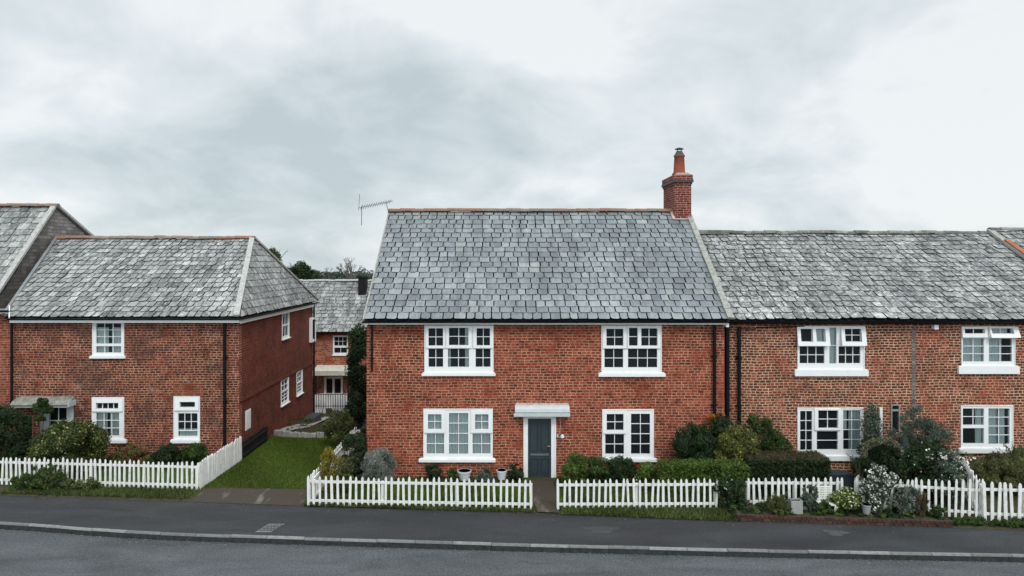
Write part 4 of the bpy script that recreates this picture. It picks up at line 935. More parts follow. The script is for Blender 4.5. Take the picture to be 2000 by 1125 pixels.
mb = MB(); xx = X(711, 39.9); mb.box(xx-.22, xx+.22, 39.3, 39.9, 4.2, Z(549, 39.6)+.2); mb.box(xx-.28, xx+.28, 39.25, 39.95, Z(549, 39.6)+.2, Z(549, 39.6)+.28); mb.build('chimney', M['black2'], cot)
mb = MB(); mb.box(X(689, 35.8), X(694.5, 35.8), 35.75, 35.9, -1.3, Z(748, 35.8)); gp = mb.build('gate_post', M['white']); tag(gp, 'white post beside the cottage railing', 'post')
# railing
ra = empty('iron_railing', (X(645, 35.4), 35.4, -1.15), 'black iron railing in front of the cottage porch', 'railing')
yr = 35.3; zb_, zt_ = Z(795, yr), Z(769, yr)
for i in range(15):
    px = 613+i*4.7; mb = MB(); mb.tube([(X(px, yr), yr, zb_-.1), (X(px, yr), yr, zt_)], .016, 6); mb.build('bar', M['black2'], ra)
mb = MB(); 
for z_ in (zb_+.05, zt_-.03): mb.box(X(612, yr), X(680, yr), yr-.015, yr+.015, z_-.015, z_+.015)
mb.build('rail', M['black2'], ra)
pw = empty('white_panel_fence', (X(645, 35.8), 35.8, -1.15), 'white boarded panels behind the black iron railing', 'fence')
for i in range(11):
    if i in (4, 5): continue
    px = 612+i*6.1; mb = MB(); mb.box(X(px, 35.8), X(px+5.6, 35.8), 35.8, 35.83, -1.2, Z(769, 35.8)+R.uniform(-.02, .02)); mb.build('board', M['white'], pw)
mb = MB(); mb.box(X(612, 35.8), X(680, 35.8), 35.835, 35.87, -.6, -.52); mb.build('rail', M['white'], pw)

# garden wall (stone edging) at the back of the lawn
mb = MB(); pts = [(-8.75, 26.7), (-8.3, 26.4), (-7.7, 26.2), (-7.0, 26.2), (-6.4, 26.35), (-5.9, 26.3), (-5.4, 26.6)]
for a, b in zip(pts, pts[1:]):
    N = 6
    for i in range(N):
        p = Vector((*a, 0)).lerp(Vector((*b, 0)), i/N); q = Vector((*a, 0)).lerp(Vector((*b, 0)), (i+.9)/N)
        h = .22+R.uniform(-.015, .03); mb.beam((p.x, p.y, -.2), (q.x, q.y, -.2), .14+R.uniform(0, .03), h+.18)
tag(mb.build('garden_edging', M['stonepale']), 'low curved pale stone edging at the far end of the lawn', 'garden wall')
# dark low fence beside the left house
dk = empty('board_fence', (-8.72, 24.4, 0), 'low dark board fence against the side wall of the left house', 'fence')
for i in range(17):
    y_ = 23.2+i*.145; mb = MB(); mb.box(-8.74, -8.71, y_, y_+.138, .0, .62+R.uniform(-.012, .012)); mb.build('board', M['black2'], dk)
mb = MB(); mb.box(-8.71, -8.67, 23.2, 25.65, .15, .22); mb.box(-8.71, -8.67, 23.2, 25.65, .44, .51); mb.build('rail', M['black2'], dk)

# ================================================================== PICKET FENCES
def picket_mesh(h, wd, th=.02, seed=0):
    rr = random.Random(seed); mb = MB(); k = wd/2
    poly = [(-k, 0), (k, 0), (k*.98, h-.07), (k*.72, h-.028), (k*.3, h-.004+rr.uniform(-.003, .003)), (-k*.3, h-.002), (-k*.74, h-.03), (-k, h-.07)]
    mb.prism(poly, lambda u, v, w_: (u, -w_, v), 0, th); o = mb.build('picket', M['picket']); me = o.data; bpy.data.objects.remove(o); return me
def fence(label, A, B, h=.82, sp=.163, wd=.064, lean=.021, posts=3, rails=(.16, .68), miss=(), h2=None, name='picket_fence', z0=.03, leanfn=None):
    A, B = Vector((*A, 0)), Vector((*B, 0)); d = B-A; n_ = int(d.length/sp); ang = math.atan2(d.y, d.x)
    root = empty(name, A, label, 'fence', None); root.rotation_euler = (0, 0, ang)
    ms = [picket_mesh(h, wd*R.uniform(.93, 1.08), seed=i) for i in range(3)]
    for i in range(n_+1):
        if i in miss: continue
        p = bpy.data.objects.new('picket', R.choice(ms)); COL.objects.link(p); p.parent = root
        t = i/n_; hh = 1+((h2/h-1)*t if h2 else 0)
        p.location = (d.length*t+R.uniform(-.009, .009), -.022+R.uniform(-.003, .003), z0+R.uniform(-.012, .012))
        p.rotation_euler = (R.uniform(-.02, .02), R.gauss(0, lean)+(leanfn(t) if leanfn else 0), 0); p.scale = (R.uniform(.9, 1.08), 1, hh*R.uniform(.96, 1.03))
    Lh = d.length
    for q in rails:
        mb = MB(); mb.box(-.02, Lh+.02, -.0005, .03, q*h/.82-.034, q*h/.82+.034); o = mb.build('rail', M['picket'], None); o.parent = root
    for i in range(posts):
        t = i/(posts-1); mb = MB(); xx = Lh*t; mb.box(xx-.035, xx+.035, .031, .10, 0, h*.86); o = mb.build('post', M['picket'], None); o.parent = root
    return root
fA = (X(606, GY(985)), GY(985)); fB = (X(1036, GY(998)), GY(998))
fence('white picket fence left of the front door path', (fA[0], 18.85), (fB[0]+.02, 18.55), posts=4)
fence('white picket fence right of the front door path', (X(1090, 18.55), 18.55), (X(1398, 18.6), 18.6), posts=3, sp=.158)
fence('white picket fence at the lawn edge beside the middle house', (-5.12, 24.6), (-5.2, 18.95), sp=.15, posts=4)
fence('white picket fence in front of the left house', (-15.6, 20.68), (X(385, 20.1), 20.12), sp=.148, posts=5, h=.84)
fence('close white picket fence running back beside the lawn', (X(388, 20.1), 20.14), (-8.76, 23.1), sp=.092, wd=.085, posts=4, h=.84)
fence('white picket fence behind the clipped hedge bed', (X(1462, 18.75), 18.78), (X(1645, 18.75), 18.75), sp=.158, posts=3, h=.80)
fence('white picket fence behind the blossom shrub', (X(1675, 18.4), 18.45), (X(1921, 17.8), 17.85), sp=.153, posts=3, h=.92, h2=1.02, leanfn=lambda t: .16*math.sin(t*5) if t < .45 else 0)
fence('tall white picket fence at the right edge of the photo', (X(1925, 17.72), 17.75), (14.6, 17.55), sp=.155, wd=.075, posts=3, h=1.0)
fence('white picket fence running back between the right gardens', (X(1870, 20.6), 20.6), (X(1925, 17.7)+.05, 17.95), sp=.19, wd=.085, posts=3, h=1.02, lean=.03)

# brick edging of the planted bed
be = empty('brick_edging', (X(1640, 17.7), 17.7, 0), 'low red brick edging wall of the planted bed by the pavement', 'garden wall')
mb = MB(); xa, xb = X(1435, 17.8), X(1850, 17.5); N = 46
for i in range(N):
    for j in range(2):
        x0_ = xa+(xb-xa)*(i+(.5 if j else 0))/N; x1_ = x0_+(xb-xa)/N*.94; y_ = backY(x0_)+.03+R.uniform(-.008, .008)
        mb.box(x0_, x1_, y_, y_+.11, j*.085-.01+R.uniform(0, .004), j*.085+.070+R.uniform(0, .004))
mb.build('bricks', M['brick_edging'], be)
mb = MB(); xs_ = np.linspace(xa, xb, 12)
for a, b in zip(xs_, xs_[1:]): mb.face([(a, backY(a)+.10, .13), (b, backY(b)+.10, .13), (b, 18.7, .11), (a, 18.7, .11)])
tag(mb.build('flower_bed', M['soil']), 'dark soil bed behind the brick edging', None, kind='structure')

# ================================================================== PLANTS: left garden
o, cl = bush('round_bush', 'large rounded variegated green bush in the left garden', 'bush', 58, 214, 819, 21.6, L['varie'], 20000, .062, depth=1.0, k=80, cr=.24, lump=.10)
bush('dark_bush', 'dark green bush at the left edge behind the picket fence', 'bush', -60, 72, 790, 22.2, L['dark'], 14000, .06, depth=.7, k=50, cr=.26, lump=.10)
bush('climbing_ivy', 'small ivy climbing over the left porch canopy', 'ivy', 64, 100, 772, 22.75, L['mid'], 1800, .06, depth=.12, k=16, bottom=835, lump=.4)
bush('low_bush', 'rust coloured low plants under the left house window', 'plant', 212, 300, 872, 22.5, L['rust'], 2600, .06, depth=.35, k=24, extra=[('green_leaves', L['weed'], 1500, .06)])
bush('dark_bush', 'dark rounded bush below the arched window of the left house', 'bush', 296, 352, 868, 22.3, L['dark'], 4200, .055, depth=.4, k=26)
bush('dark_bush', 'dark bush near the downpipe of the left house', 'bush', 350, 410, 866, 22.5, L['mid'], 4200, .055, depth=.4, k=26)
bush('weeds', 'leafy green weeds growing through the left fence', 'plant', 20, 150, 925, 20.15, L['mid'], 4200, .07, depth=.22, k=34, cr=.22, lump=.5, upright=.3)
bush('weeds', 'low green weeds in front of the left fence', 'plant', 120, 200, 935, 20.1, L['weed'], 1600, .05, depth=.18, k=20, cr=.3, lump=.5)
bush('climbing_ivy', 'green climber threading the pickets by the round bush', 'ivy', 56, 150, 900, 20.45, L['mid'], 2200, .05, depth=.08, k=34, cr=.2, lump=.5)
rp = MB(); rp.tube([(X(64.5, 22.0), 22.0, 0), (X(64.5, 22.0), 22.0, Z(812, 22.0))], .022, 8); tag(rp.build('garden_pole', M['rust']), 'thin rusty pole beside the dark bush by the porch', 'pole')
# gap between the houses
bush('ivy_column', 'tall dark ivy column beside the middle house wall', 'ivy', 683, 722, 628, 32, L['dark'], 11000, .085, depth=.55, k=80, zb=-.8, cr=.30, lump=.2)
bush('dark_bush', 'dark bush filling the gap beside the middle house', 'bush', 672, 716, 770, 27.5, L['dark'], 6000, .06, depth=.6, k=40)
bush('golden_shrub', 'bright yellow-green shrub behind the left end of the fence', 'shrub', 628, 668, 872, 19.9, L['gold'], 2600, .05, depth=.35, k=24, lump=.3)
bush('olive_shrub', 'loose olive shrub by the lawn edge', 'shrub', 634, 696, 806, 24.8, L['olive'], 5200, .06, depth=.6, k=36, lump=.3)
bush('olive_shrub', 'olive and brown shrub at the corner of the middle house', 'shrub', 664, 715, 846, 21.0, L['brown'], 3000, .05, depth=.5, k=30, lump=.3, extra=[('green_leaves', L['dark'], 4200, .05)])
bush('olive_shrub', 'small pale green shrub above the fence corner', 'shrub', 650, 690, 890, 19.6, L['olive'], 1600, .05, depth=.3, k=20, lump=.3)
bush('silver_bush', 'rounded silver-grey bush against the brick wall', 'bush', 707, 774, 878, 20.5, L['silver'], 9000, .065, depth=.5, k=40, upright=.7, wr=.22, lump=.12)
bush('low_bush', 'dark low planting at the back of the far garden', 'bush', 560, 625, 822, 29, L['mid'], 4000, .06, depth=.5, k=30, zb=-.2, lump=.3)
bush('low_bush', 'grey-green planting along the path to the cottage', 'bush', 636, 700, 805, 29, L['grey'], 5000, .07, depth=.8, k=36, zb=-.3, lump=.3)
bush('low_bush', 'dark bush at the foot of the cottage railing', 'bush', 610, 655, 790, 34, L['dark'], 3000, .07, depth=.4, k=24, zb=-1.1)
bush('low_bush', 'dark green foliage between gate post and middle house', 'bush', 690, 716, 775, 31, L['mid'], 2600, .07, depth=.4, k=24, zb=-.8)
# middle front garden
bush('low_bush', 'small dark shrub under the lower left window', 'plant', 824, 862, 902, 20.7, L['dark'], 1800, .045, depth=.25, k=18, lump=.3)
bush('low_bush', 'small grey-green plants between the white planters', 'plant', 930, 966, 915, 20.7, L['grey'], 1300, .045, depth=.2, k=18, lump=.3)
bush('low_bush', 'dark tuft at the left of the door frame', 'plant', 990, 1026, 908, 20.8, L['dark'], 1500, .05, depth=.25, k=18, lump=.3)
bush('low_bush', 'low bedding plants left of the white planters', 'plant', 866, 900, 918, 20.7, L['mid'], 900, .045, depth=.2, k=14, lump=.3)
def pot_(name, label, px, py0, py1, Y, r_, mat, cat='planter'):
    x_ = X(px, Y); z0, z1 = Z(py1, Y), Z(py0, Y); z0 = max(z0, .03)
    o = empty(name, (x_, Y, z0), label, cat)
    mb = MB(); h = z1-z0; mb.lathe((x_, Y, z0), [(r_*.72, 0), (r_*.95, h*.85), (r_*1.03, h*.87), (r_*1.03, h), (r_*.93, h), (r_*.9, h*.8)], 20); mb.build('pot', mat, o)
    mb = MB(); mb.lathe((x_, Y, z0+h*.8), [(r_*.9, 0), (r_*.9, .01)], 16); mb.build('soil', M['soil'], o)
    return o
pot_('planter', 'wide white planter under the lower left window', 907, 919, 936, 20.85, .21, M['ceramic'])
pot_('planter', 'smaller white planter nearer the front door', 980, 918, 936, 20.85, .16, M['ceramic'])
pot_('flower_pot', 'terracotta pot beside the door frame', 1010, 908, 936, 20.95, .10, M['orange_clay'], 'pot')
bush('green_bush', 'light green rounded bush right of the front door', 'bush', 1099, 1150, 884, 20.3, L['fresh'], 5200, .05, depth=.45, k=32, lump=.14)
bush('green_bush', 'dark green rounded bush left of the lower window sill', 'bush', 1144, 1192, 888, 20.4, L['mid'], 5200, .05, depth=.45, k=32, lump=.14)
bush('green_bush', 'darker bush below the lower right window', 'bush', 1186, 1240, 890, 20.4, L['dark'], 5200, .05, depth=.45, k=32, lump=.14)
bush('green_bush', 'fresh green bush below the right end of the sill', 'bush', 1236, 1292, 904, 20.2, L['fresh'], 4800, .05, depth=.45, k=30, lump=.18, extra=[('flowers', L['white'], 50, .05)])
fp = pot_('flower_pot', 'small red pot on the bushes under the window', 1246, 906, 913, 20.35, .09, M['redthing'], 'pot')
hedge('low_hedge', 'low bright green hedge behind the fence right of the door', 1285, 1462, 905, 19.7, .55, L['fresh'], 13000, .05)
bush('dark_shrub', 'large dark shrub against the right end of the middle house', 'shrub', 1312, 1402, 826, 20.7, L['dark'], 14000, .055, depth=.6, k=60, cr=.27, lump=.2)
bush('golden_shrub', 'golden green shrub in front of the two downpipes', 'shrub', 1392, 1486, 826, 20.3, L['golden'], 12000, .055, depth=.6, k=60, cr=.26, lump=.25)
bush('dark_shrub', 'dark shrub behind the golden shrub between the downpipes', 'shrub', 1375, 1450, 812, 21.0, L['dark'], 6500, .055, depth=.3, k=44, lump=.25)
bush('orange_shrub', 'patch of orange leaves around the downpipe foot', 'shrub', 1376, 1420, 808, 21.15, L['orange'], 600, .055, depth=.12, k=20, bottom=826, lump=.4)
bush('dark_shrub', 'dark green shrub sloping down toward the right house window', 'shrub', 1442, 1522, 802, 21.1, L['mid'], 11000, .055, depth=.4, k=60, cr=.26, lump=.2)
bush('dark_shrub', 'small dark shrub at the foot of the sloping shrub', 'shrub', 1484, 1550, 840, 21.0, L['mid'], 4500, .055, depth=.4, k=36)
hedge('box_hedge', 'clipped dark hedge with brown top in front of the right house', 1450, 1612, 896, 19.9, .9, L['dark'], 26000, .045, L['brown'])
bush('dark_shrub', 'dark climber overgrowing the gap between the two fences', 'shrub', 1396, 1458, 928, 18.6, L['dark'], 5500, .05, depth=.3, k=44, cr=.26, lump=.35, extra=[('flowers', L['white'], 60, .045)])
# bed plants
bush('bed_plant', 'bronze-green spiky plant in the brick edged bed', 'plant', 1496, 1542, 966, 18.0, L['olive'], 2000, .08, depth=.2, k=20, upright=1.2, wr=.15, zb=.12)
bush('bed_plant', 'green trailing plant spilling over the brick edging', 'plant', 1508, 1546, 985, 17.85, L['weed'], 1600, .045, depth=.16, k=18, lump=.4, zb=.02)
bush('bed_plant', 'leafy plant between planter box and white chair', 'plant', 1566, 1596, 950, 18.1, L['grey'], 1600, .05, depth=.2, k=18, lump=.4, zb=.12)
bush('bed_plant', 'green shrub with white blossoms left of the blossom shrub', 'shrub', 1612, 1684, 956, 18.1, L['fresh'], 5200, .045, depth=.35, k=36, lump=.25, zb=.12, extra=[('flowers', L['cream'], 420, .045)])
o, cl = bush('blossom_shrub', 'tall loose shrub covered in white blossom in the bed', 'shrub', 1680, 1756, 914, 18.0, L['grey'], 3600, .055, depth=.32, k=60, cr=.17, lump=.55, zb=.12, extra=[('flowers', L['white'], 430, .05)])
bush('bed_plant', 'silvery broad leaved plant right of the blossom shrub', 'plant', 1740, 1795, 950, 17.95, L['grey'], 1500, .11, depth=.25, k=22, upright=.6, wr=.3, lump=.3, zb=.12)
bush('bed_plant', 'brownish upright grass clump against the picket fence', 'plant', 1782, 1812, 962, 17.9, L['brown'], 1500, .10, depth=.18, k=18, upright=1.2, wr=.12, zb=.12)
bush('bed_plant', 'low dark plant at the right end of the brick edging', 'plant', 1808, 1850, 985, 17.75, L['mid'], 1000, .06, depth=.15, k=16, zb=.1, lump=.4)
bush('ground_ivy', 'green ivy creeping below the right picket fence', 'ivy', 1835, 1935, 1012, 17.55, L['mid'], 2600, .045, depth=.16, k=60, cr=.22, lump=.3)
bush('ground_ivy', 'green ivy below the tall fence at the right edge', 'ivy', 1930, 2050, 1016, 17.4, L['mid'], 2600, .045, depth=.15, k=60, cr=.22, lump=.3)
# planter box, chair, bucket
pb = empty('planter_box', (X(1555, 18.0), 18.0, .12), 'grey rectangular planter box standing in the bed', 'planter')
mb = MB(); q = PXR((1544, 977.5, 1566.5, 1000), 17.95); q = (q[0], .13, q[2], q[3]); mb.plate(q[0], 17.9, q[2], 18.12, [(q[0]+.02, 17.92, q[2]-.02, 18.10)], lambda u, v, w_: (u, v, w_), q[3], q[1]); mb.build('box', M['greybox'], pb)
mb = MB(); mb.box(q[0]+.021, q[2]-.021, 17.921, 18.099, q[1], q[3]-.03); mb.build('soil', M['soil'], pb)
gc = empty('garden_chair', (X(1603, 18.3), 18.3, .12), 'white slatted garden chair leaning among the bed plants', 'chair')
xcn = X(1603, 18.3)
def ch_map(u, v, w_): return (xcn+u+.12*v, 18.3-w_, .12+v)
mb = MB()
for u in (-.21, .21): mb.box(u-.018, u+.018, 0, .62, -.02, .02, mp=ch_map)
mb.box(-.21, .21, .585, .62, -.018, .018, mp=ch_map); mb.build('back_frame', M['picket'], gc)
mb = MB()
for i in range(7): mb.box(-.19, .19, .26+i*.047, .29+i*.047, -.008, .012, mp=ch_map)
mb.build('backrest', M['picket'], gc)
mb = MB()
for i in range(6): mb.box(-.2, .2, .22, .24, .03+i*.06, .075+i*.06, mp=ch_map)
mb.build('seat', M['picket'], gc)
for u in (-.19, .19):
    mb = MB(); mb.box(u-.018, u+.018, 0, .22, .34, .38, mp=ch_map); mb.build('leg', M['picket'], gc)
bk_ = pot_('bucket', 'pale bucket half hidden under the blossom shrub', 1692, 985, 1003, 17.85, .12, M['greybox'], 'bucket')
# cold frame / tarp covered thing
cf = empty('covered_frame', (X(1660, 19.3), 19.3, .1), 'dark blue tarpaulin cover with a white slanting panel behind the bed', 'cover')
ty = 19.6
mb = MB(); mb.prism([(X(1618, ty), .05), (X(1675, ty), .05), (X(1672, ty), Z(930, ty)), (X(1655, ty), Z(927, ty)), (X(1618, ty), Z(928, ty))], front(ty), -.5, 0); mb.build('tarpaulin', M['tarp'], cf)
mb = MB(); mb.prism([(X(1665, ty), .1), (X(1722, ty), .1), (X(1722, ty), Z(958, ty)), (X(1700, ty), Z(943, ty)), (X(1666, ty), Z(931, ty))], front(ty-.1), -.03, 0); mb.build('white_panel', M['frostwhite'], cf)
# right garden
bush('domed_bush', 'domed dark bush with pale clipped crown', 'bush', 1668, 1752, 853, 19.6, L['dark'], 11000, .055, depth=.75, k=56, cr=.24, lump=.08)
cl = []
yb_ = 19.3
for i in range(26):
    a = math.pi*(.08+.80*i/25); cl.append((X(1713, yb_)-math.cos(a)*.55, yb_-.25+R.uniform(-.1, .1), Z(890, yb_)+math.sin(a)*.50, .10))
o = empty('arched_bush', (X(1713, yb_), yb_-.2, 0), 'pale green clipped arch of leaves over the domed bush', 'bush'); leaves('foliage', L['silver'], o, cl, 1500, .045); leaves('green_leaves', L['olive'], o, cl, 2600, .045); stems(o, (X(1713, yb_), yb_-.2, .7), 0, (.5, .2, .6))
bush('dark_shrub', 'large dark shrub filling the right garden behind the fence', 'shrub', 1728, 1885, 868, 19.4, L['dark'], 17000, .06, depth=.8, k=80, cr=.24, lump=.2, extra=[('flowers', L['white'], 60, .045)])
bush('wispy_shrub', 'tall wispy grey-green shrub against the right house wall', 'shrub', 1745, 1862, 800, 20.6, L['grey'], 9000, .075, depth=.5, k=70, cr=.2, upright=.5, wr=.25, lump=.4)
bush('wispy_shrub', 'narrow climbing shrub between window and white post', 'shrub', 1688, 1716, 793, 21.2, L['grey'], 3000, .06, depth=.2, k=40, cr=.4, lump=.3)
o = empty('standing_stone', (X(1768, 19.35), 19.35, .0), 'pointed dark grey garden stone among the shrubs', 'stone')
mb = MB(); yq = 19.35
pl = [(X(1758, yq), .1), (X(1782, yq), .1), (X(1780, yq), Z(885, yq)), (X(1773, yq), Z(853, yq)), (X(1769, yq), Z(848, yq)), (X(1764, yq), Z(857, yq)), (X(1759, yq), Z(900, yq))]
mb.prism(pl, front(yq), -.12, 0); mb.build('stone', M['darkstone'], o)
bush('green_bush', 'small light leaved bush by the receding fence', 'bush', 1822, 1872, 880, 18.9, L['grey'], 4500, .05, depth=.4, k=36, lump=.25, extra=[('flowers', L['white'], 70, .04)])
bush('spreading_conifer', 'olive green spreading conifer under the far right window', 'conifer', 1888, 2040, 888, 20.0, L['olive'], 20000, .10, depth=.9, k=70, cr=.22, wr=.18, lump=.18)
bush('spreading_conifer', 'taller ferny shrub at the right edge of the photo', 'shrub', 1965, 2060, 868, 20.6, L['mid'], 6000, .07, depth=.6, k=40, upright=.4, wr=.25, lump=.25)

def spr(label, px, Y, pyt, k, spread, mat, leaf=.06, zb=.1, tip=None, per=26):
    sprays('spray_leaves', mat, BUSH[label], (X(px, Y), Y, zb), k, Z(pyt, Y)-zb, spread, leaf, per, tip)
spr('tall wispy grey-green shrub against the right house wall', 1800, 20.5, 788, 46, 1.0, L['grey'], .06, .6)
spr('tall wispy grey-green shrub against the right house wall', 1830, 20.3, 820, 26, .8, L['olive'], .06, .6)
spr('tall loose shrub covered in white blossom in the bed', 1715, 17.95, 905, 20, .55, L['grey'], .05, .12, L['white'])
spr('silvery broad leaved plant right of the blossom shrub', 1762, 17.9, 940, 18, .45, L['silver'], .08, .12)
spr('bronze-green spiky plant in the brick edged bed', 1520, 18.0, 955, 22, .35, L['weed'], .05, .1)
spr('large dark shrub filling the right garden behind the fence', 1850, 19.0, 862, 26, .7, L['grey'], .055, .5, L['white'])
spr('domed dark bush with pale clipped crown', 1680, 19.4, 865, 14, .5, L['mid'], .05, .6)
spr('golden green shrub in front of the two downpipes', 1436, 20.2, 812, 34, .75, L['golden'], .055, .5)
spr('dark green shrub sloping down toward the right house window', 1482, 21.0, 792, 26, .7, L['mid'], .055, .7)
spr('large dark shrub against the right end of the middle house', 1355, 20.6, 812, 26, .7, L['mid'], .055, .7)
spr('dark climber overgrowing the gap between the two fences', 1428, 18.5, 918, 24, .5, L['mid'], .05, .1)
spr('light green rounded bush right of the front door', 1124, 20.2, 876, 14, .4, L['fresh'], .05, .3)
spr('loose olive shrub by the lawn edge', 664, 24.6, 796, 30, .6, L['olive'], .06, .1)
spr('olive and brown shrub at the corner of the middle house', 690, 20.9, 836, 24, .5, L['weed'], .05, .1)
spr('bright yellow-green shrub behind the left end of the fence', 648, 19.8, 862, 20, .35, L['gold'], .045, .1)
spr('leafy green weeds growing through the left fence', 90, 20.1, 915, 24, .8, L['weed'], .05, .05)
spr('rust coloured low plants under the left house window', 256, 22.3, 864, 22, .5, L['rust'], .05, .1)
spr('olive green spreading conifer under the far right window', 1930, 19.8, 876, 40, 1.1, L['olive'], .07, .4)
spr('taller ferny shrub at the right edge of the photo', 1990, 20.2, 856, 26, .7, L['weed'], .06, .5)
bush('low_bush', 'grey-green leafy filler in front of the white garden chair', 'plant', 1592, 1622, 976, 17.9, L['mid'], 1200, .05, depth=.15, k=18, zb=.12, lump=.4)
# low leafy ground cover
def cover(label, n, fn, mat, size, r_=.05, m_=200):
    q = fn(m_); cl = [(a, b, gz(a, b)+zo, r_*NR.uniform(.6, 1.3)) for (a, b), zo in zip(q, NR.uniform(.0, .06, len(q)))]
    tag(leaves('ground_cover', mat, None, cl, n, size), label, 'ground cover', kind='stuff')
def bedf(n):
    x_ = NR.uniform(xa, xb, n); return np.column_stack([x_, [NR.uniform(backY(a)+.15, 18.9) for a in x_]])
def cover2(label, n, fn, mat, size, z, r_=.06, m_=200):
    q = fn(m_); cl = [(a, b, z+NR.uniform(0, .05), r_*NR.uniform(.6, 1.4)) for a, b in q]
    tag(leaves('ground_cover', mat, None, cl, n, size), label, 'ground cover', kind='stuff')
cover2('mixed dark leaves covering the soil of the brick edged bed', 9000, bedf, L['dark'], .045, .13, .08, 260)
cover2('brighter low leaves scattered through the brick edged bed', 3500, bedf, L['fresh'], .04, .15, .07, 60)
cover('small leafy weeds in the verge left of the door path', 4200, strip(-5.3, .9, lambda x: backY(x), lambda x: 18.8), L['mid'], .032, .05, 170)
cover('small leafy weeds in the verge right of the door path', 5200, strip(1.7, 6.3, lambda x: backY(x)-.03, lambda x: 18.7), L['fresh'], .032, .05, 190)
cover('small leafy weeds below the left picket fence', 5200, strip(-14.5, -8.9, lambda x: backY(x)+.1, lambda x: 20.4), L['mid'], .034, .05, 200)
cover('low bedding leaves along the foot of the middle house', 4500, strip(-4.0, .6, lambda x: 20.6, lambda x: 21.2), L['mid'], .045, .08, 120)
cover('low leaves along the foot of the left house', 4500, strip(-14, -9.1, lambda x: 22.5, lambda x: 23.2), L['dark'], .05, .10, 110)
cover('weedy leaves at the far end of the lawn beyond the stone edging', 4500, strip(-8.6, -5.2, lambda x: 26.8, lambda x: 29), L['mid'], .05, .10, 110)
# fallen leaves and grit
def litter(name, label, n, fn, mat, size):
    q = fn(n); m_ = len(q); a = NR.random(m_)*6.283; s_ = size*(.5+NR.random(m_)); z_ = .009+NR.random(m_)*.012
    p = np.column_stack([q, z_+(q[:, 2] if q.shape[1] > 2 else 0)]) if q.shape[1] == 2 else np.column_stack([q[:, :2], q[:, 2]+z_])
    t = np.column_stack([np.cos(a), np.sin(a), NR.normal(size=m_)*.2])*s_[:, None]; b = np.column_stack([-np.sin(a), np.cos(a), NR.normal(size=m_)*.2])*s_[:, None]*.6
    V = np.stack([p-t, p+b, p+t, p-b], axis=1).reshape(-1, 3)
    tag(np_mesh(name, V, 4, NR.random((m_, 2)), mat, None), label, 'leaves', kind='stuff')
def lf1(n):
    x_ = NR.uniform(-14, 14, n); d = NR.exponential(.22, n); return np.column_stack([x_, [backY(a)-min(b, 1.3) for a, b in zip(x_, d)]])
litter('fallen_leaves', 'fallen leaves and bits along the back of the pavement', 520, lf1, L['brown'], .020)
def lf2(n):
    x_ = NR.uniform(-14, 14, n); d = NR.exponential(.10, n); return np.column_stack([x_, [kerbY(a)-.02-b for a, b in zip(x_, d)], np.full(n, -.15)])
litter('gutter_grit', 'pale grit and leaf crumbs lying in the gutter', 2600, lf2, L['silver'], .012)

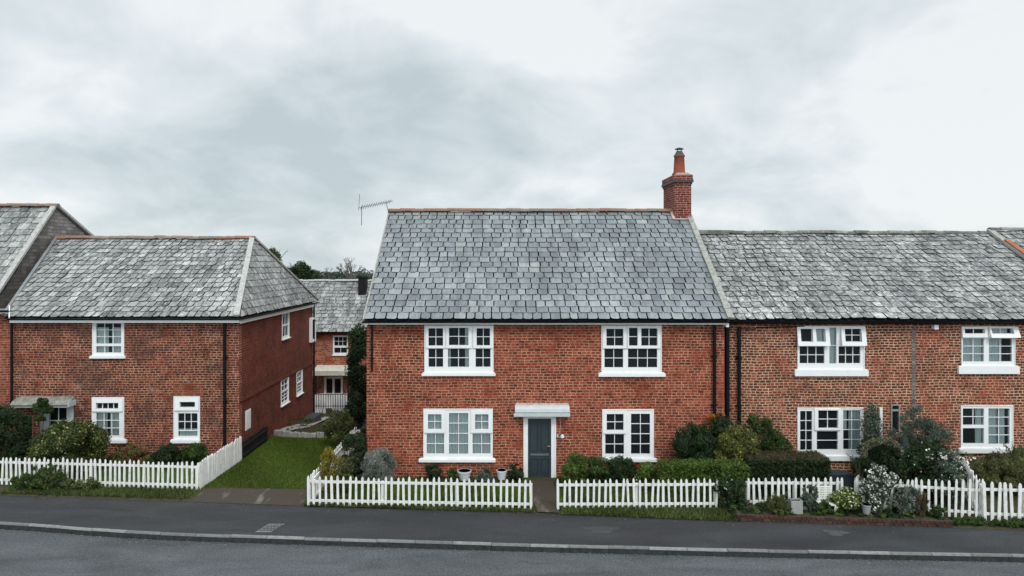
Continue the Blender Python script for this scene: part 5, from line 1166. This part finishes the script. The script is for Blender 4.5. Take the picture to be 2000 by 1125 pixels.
# ================================================================== trees beyond
def tree(label, px, pyt, Y, rx, rz, mat, n, leaf, bare=False, name='tree', group='trees beyond the cottage'):
    x_ = X(px, Y); zt = Z(pyt, Y); zg = gz(x_, Y)
    o = empty(name, (x_, Y, zg), label, 'tree', group)
    mb = MB(); mb.tube([(x_, Y, zg), (x_+.1, Y, zg+(zt-rz*1.6-zg)*.6), (x_, Y, zt-rz*.6)], [.28, .2, .06], 8)
    def br(p, d, ln, r_, k):
        e = p+d*ln; mb.tube([p, p.lerp(e, .5)+Vector((R.uniform(-.05, .05), 0, R.uniform(0, .08)))*ln, e], [r_, r_*.75, r_*.45], 4, cap=False)
        if k > 0:
            for _ in range(3 if bare else 2): br(e, (d+Vector((R.uniform(-.7, .7), R.uniform(-.7, .7), R.uniform(-.1, .7)))).normalized(), ln*.68, r_*.5, k-1)
    for _ in range(7): 
        zz_ = zt-rz*R.uniform(.9, 1.8); br(Vector((x_, Y, zz_)), Vector((R.uniform(-1, 1), R.uniform(-1, 1), R.uniform(.4, 1.3))).normalized(), rz*.55, .07, 4 if bare else 2)
    mb.build('trunk', M['twig'] if bare else M['bark'], o)
    if not bare: leaves('crown', mat, o, blob((x_, Y, zt-rz), (rx, rx, rz), 46, .30, -.8, .22), n, leaf)
    return o
tree('round dark green tree above the cottage roof', 591, 514, 68, 1.9, 1.9, L['dark'], 9000, .22)
tree('slender tree showing behind the hip of the left roof', 527, 476, 52, 1.0, 1.7, L['mid'], 3500, .16)
tree('bare tree standing above the cottage roof', 686, 505, 62, .8, 1.3, None, 0, 0, True)
tree('small bare tree left of the taller bare tree', 642, 526, 70, .8, .9, None, 0, 0, True)
cl = []
for i in range(260):
    y_ = NR.uniform(95, 130); x_ = X(NR.uniform(540, 780), y_); cl.append((x_, y_, Z(NR.uniform(531, 545), y_)-1.2, NR.uniform(1.0, 1.9)))
tag(leaves('distant_wood', L['far'], None, cl+[(a, b, c_-2.5, 2.2) for a, b, c_, d in cl], 42000, .5, zmin=-9), 'low band of distant woodland beyond the cottage', 'woodland', kind='stuff')

# ================================================================== TV aerial
YA = 25.2; zA = Z(402, YA)
ae = empty('tv_aerial', (e0, YA, Z(470, YA)), 'thin tv aerial on a mast at the left gable of the middle house', 'aerial')
xm = X(706, YA)
mb = MB(); mb.tube([(xm, YA, Z(440, YA)), (xm+.01, YA, zA)], .011, 6); mb.build('mast', M['iron'], ae)
mb = MB(); A_ = Vector((X(701, YA), YA, Z(406, YA))); B_ = Vector((X(765, YA), YA+.3, Z(391, YA))); mb.tube([A_, B_], .010, 6); mb.build('boom', M['iron'], ae)
mb = MB(); mb.tube([(A_.x-.01, YA, Z(411, YA)), (A_.x+.03, YA, Z(379, YA))], .008, 5); mb.build('reflector', M['iron'], ae)
for i in range(13):
    p = A_.lerp(B_, .08+i*.07); hl = .15-.003*i; mb = MB(); mb.tube([p+Vector((-.03, -hl*.5, -hl*.62)), p+Vector((.03, hl*.5, hl*.62))], .011, 5); mb.build('director', M['iron'], ae)
mb = MB(); mb.tube([A_.lerp(B_, .80), (e0+.03, 25.6, zr-.1)], .010, 6); mb.build('strut', M['iron'], ae)
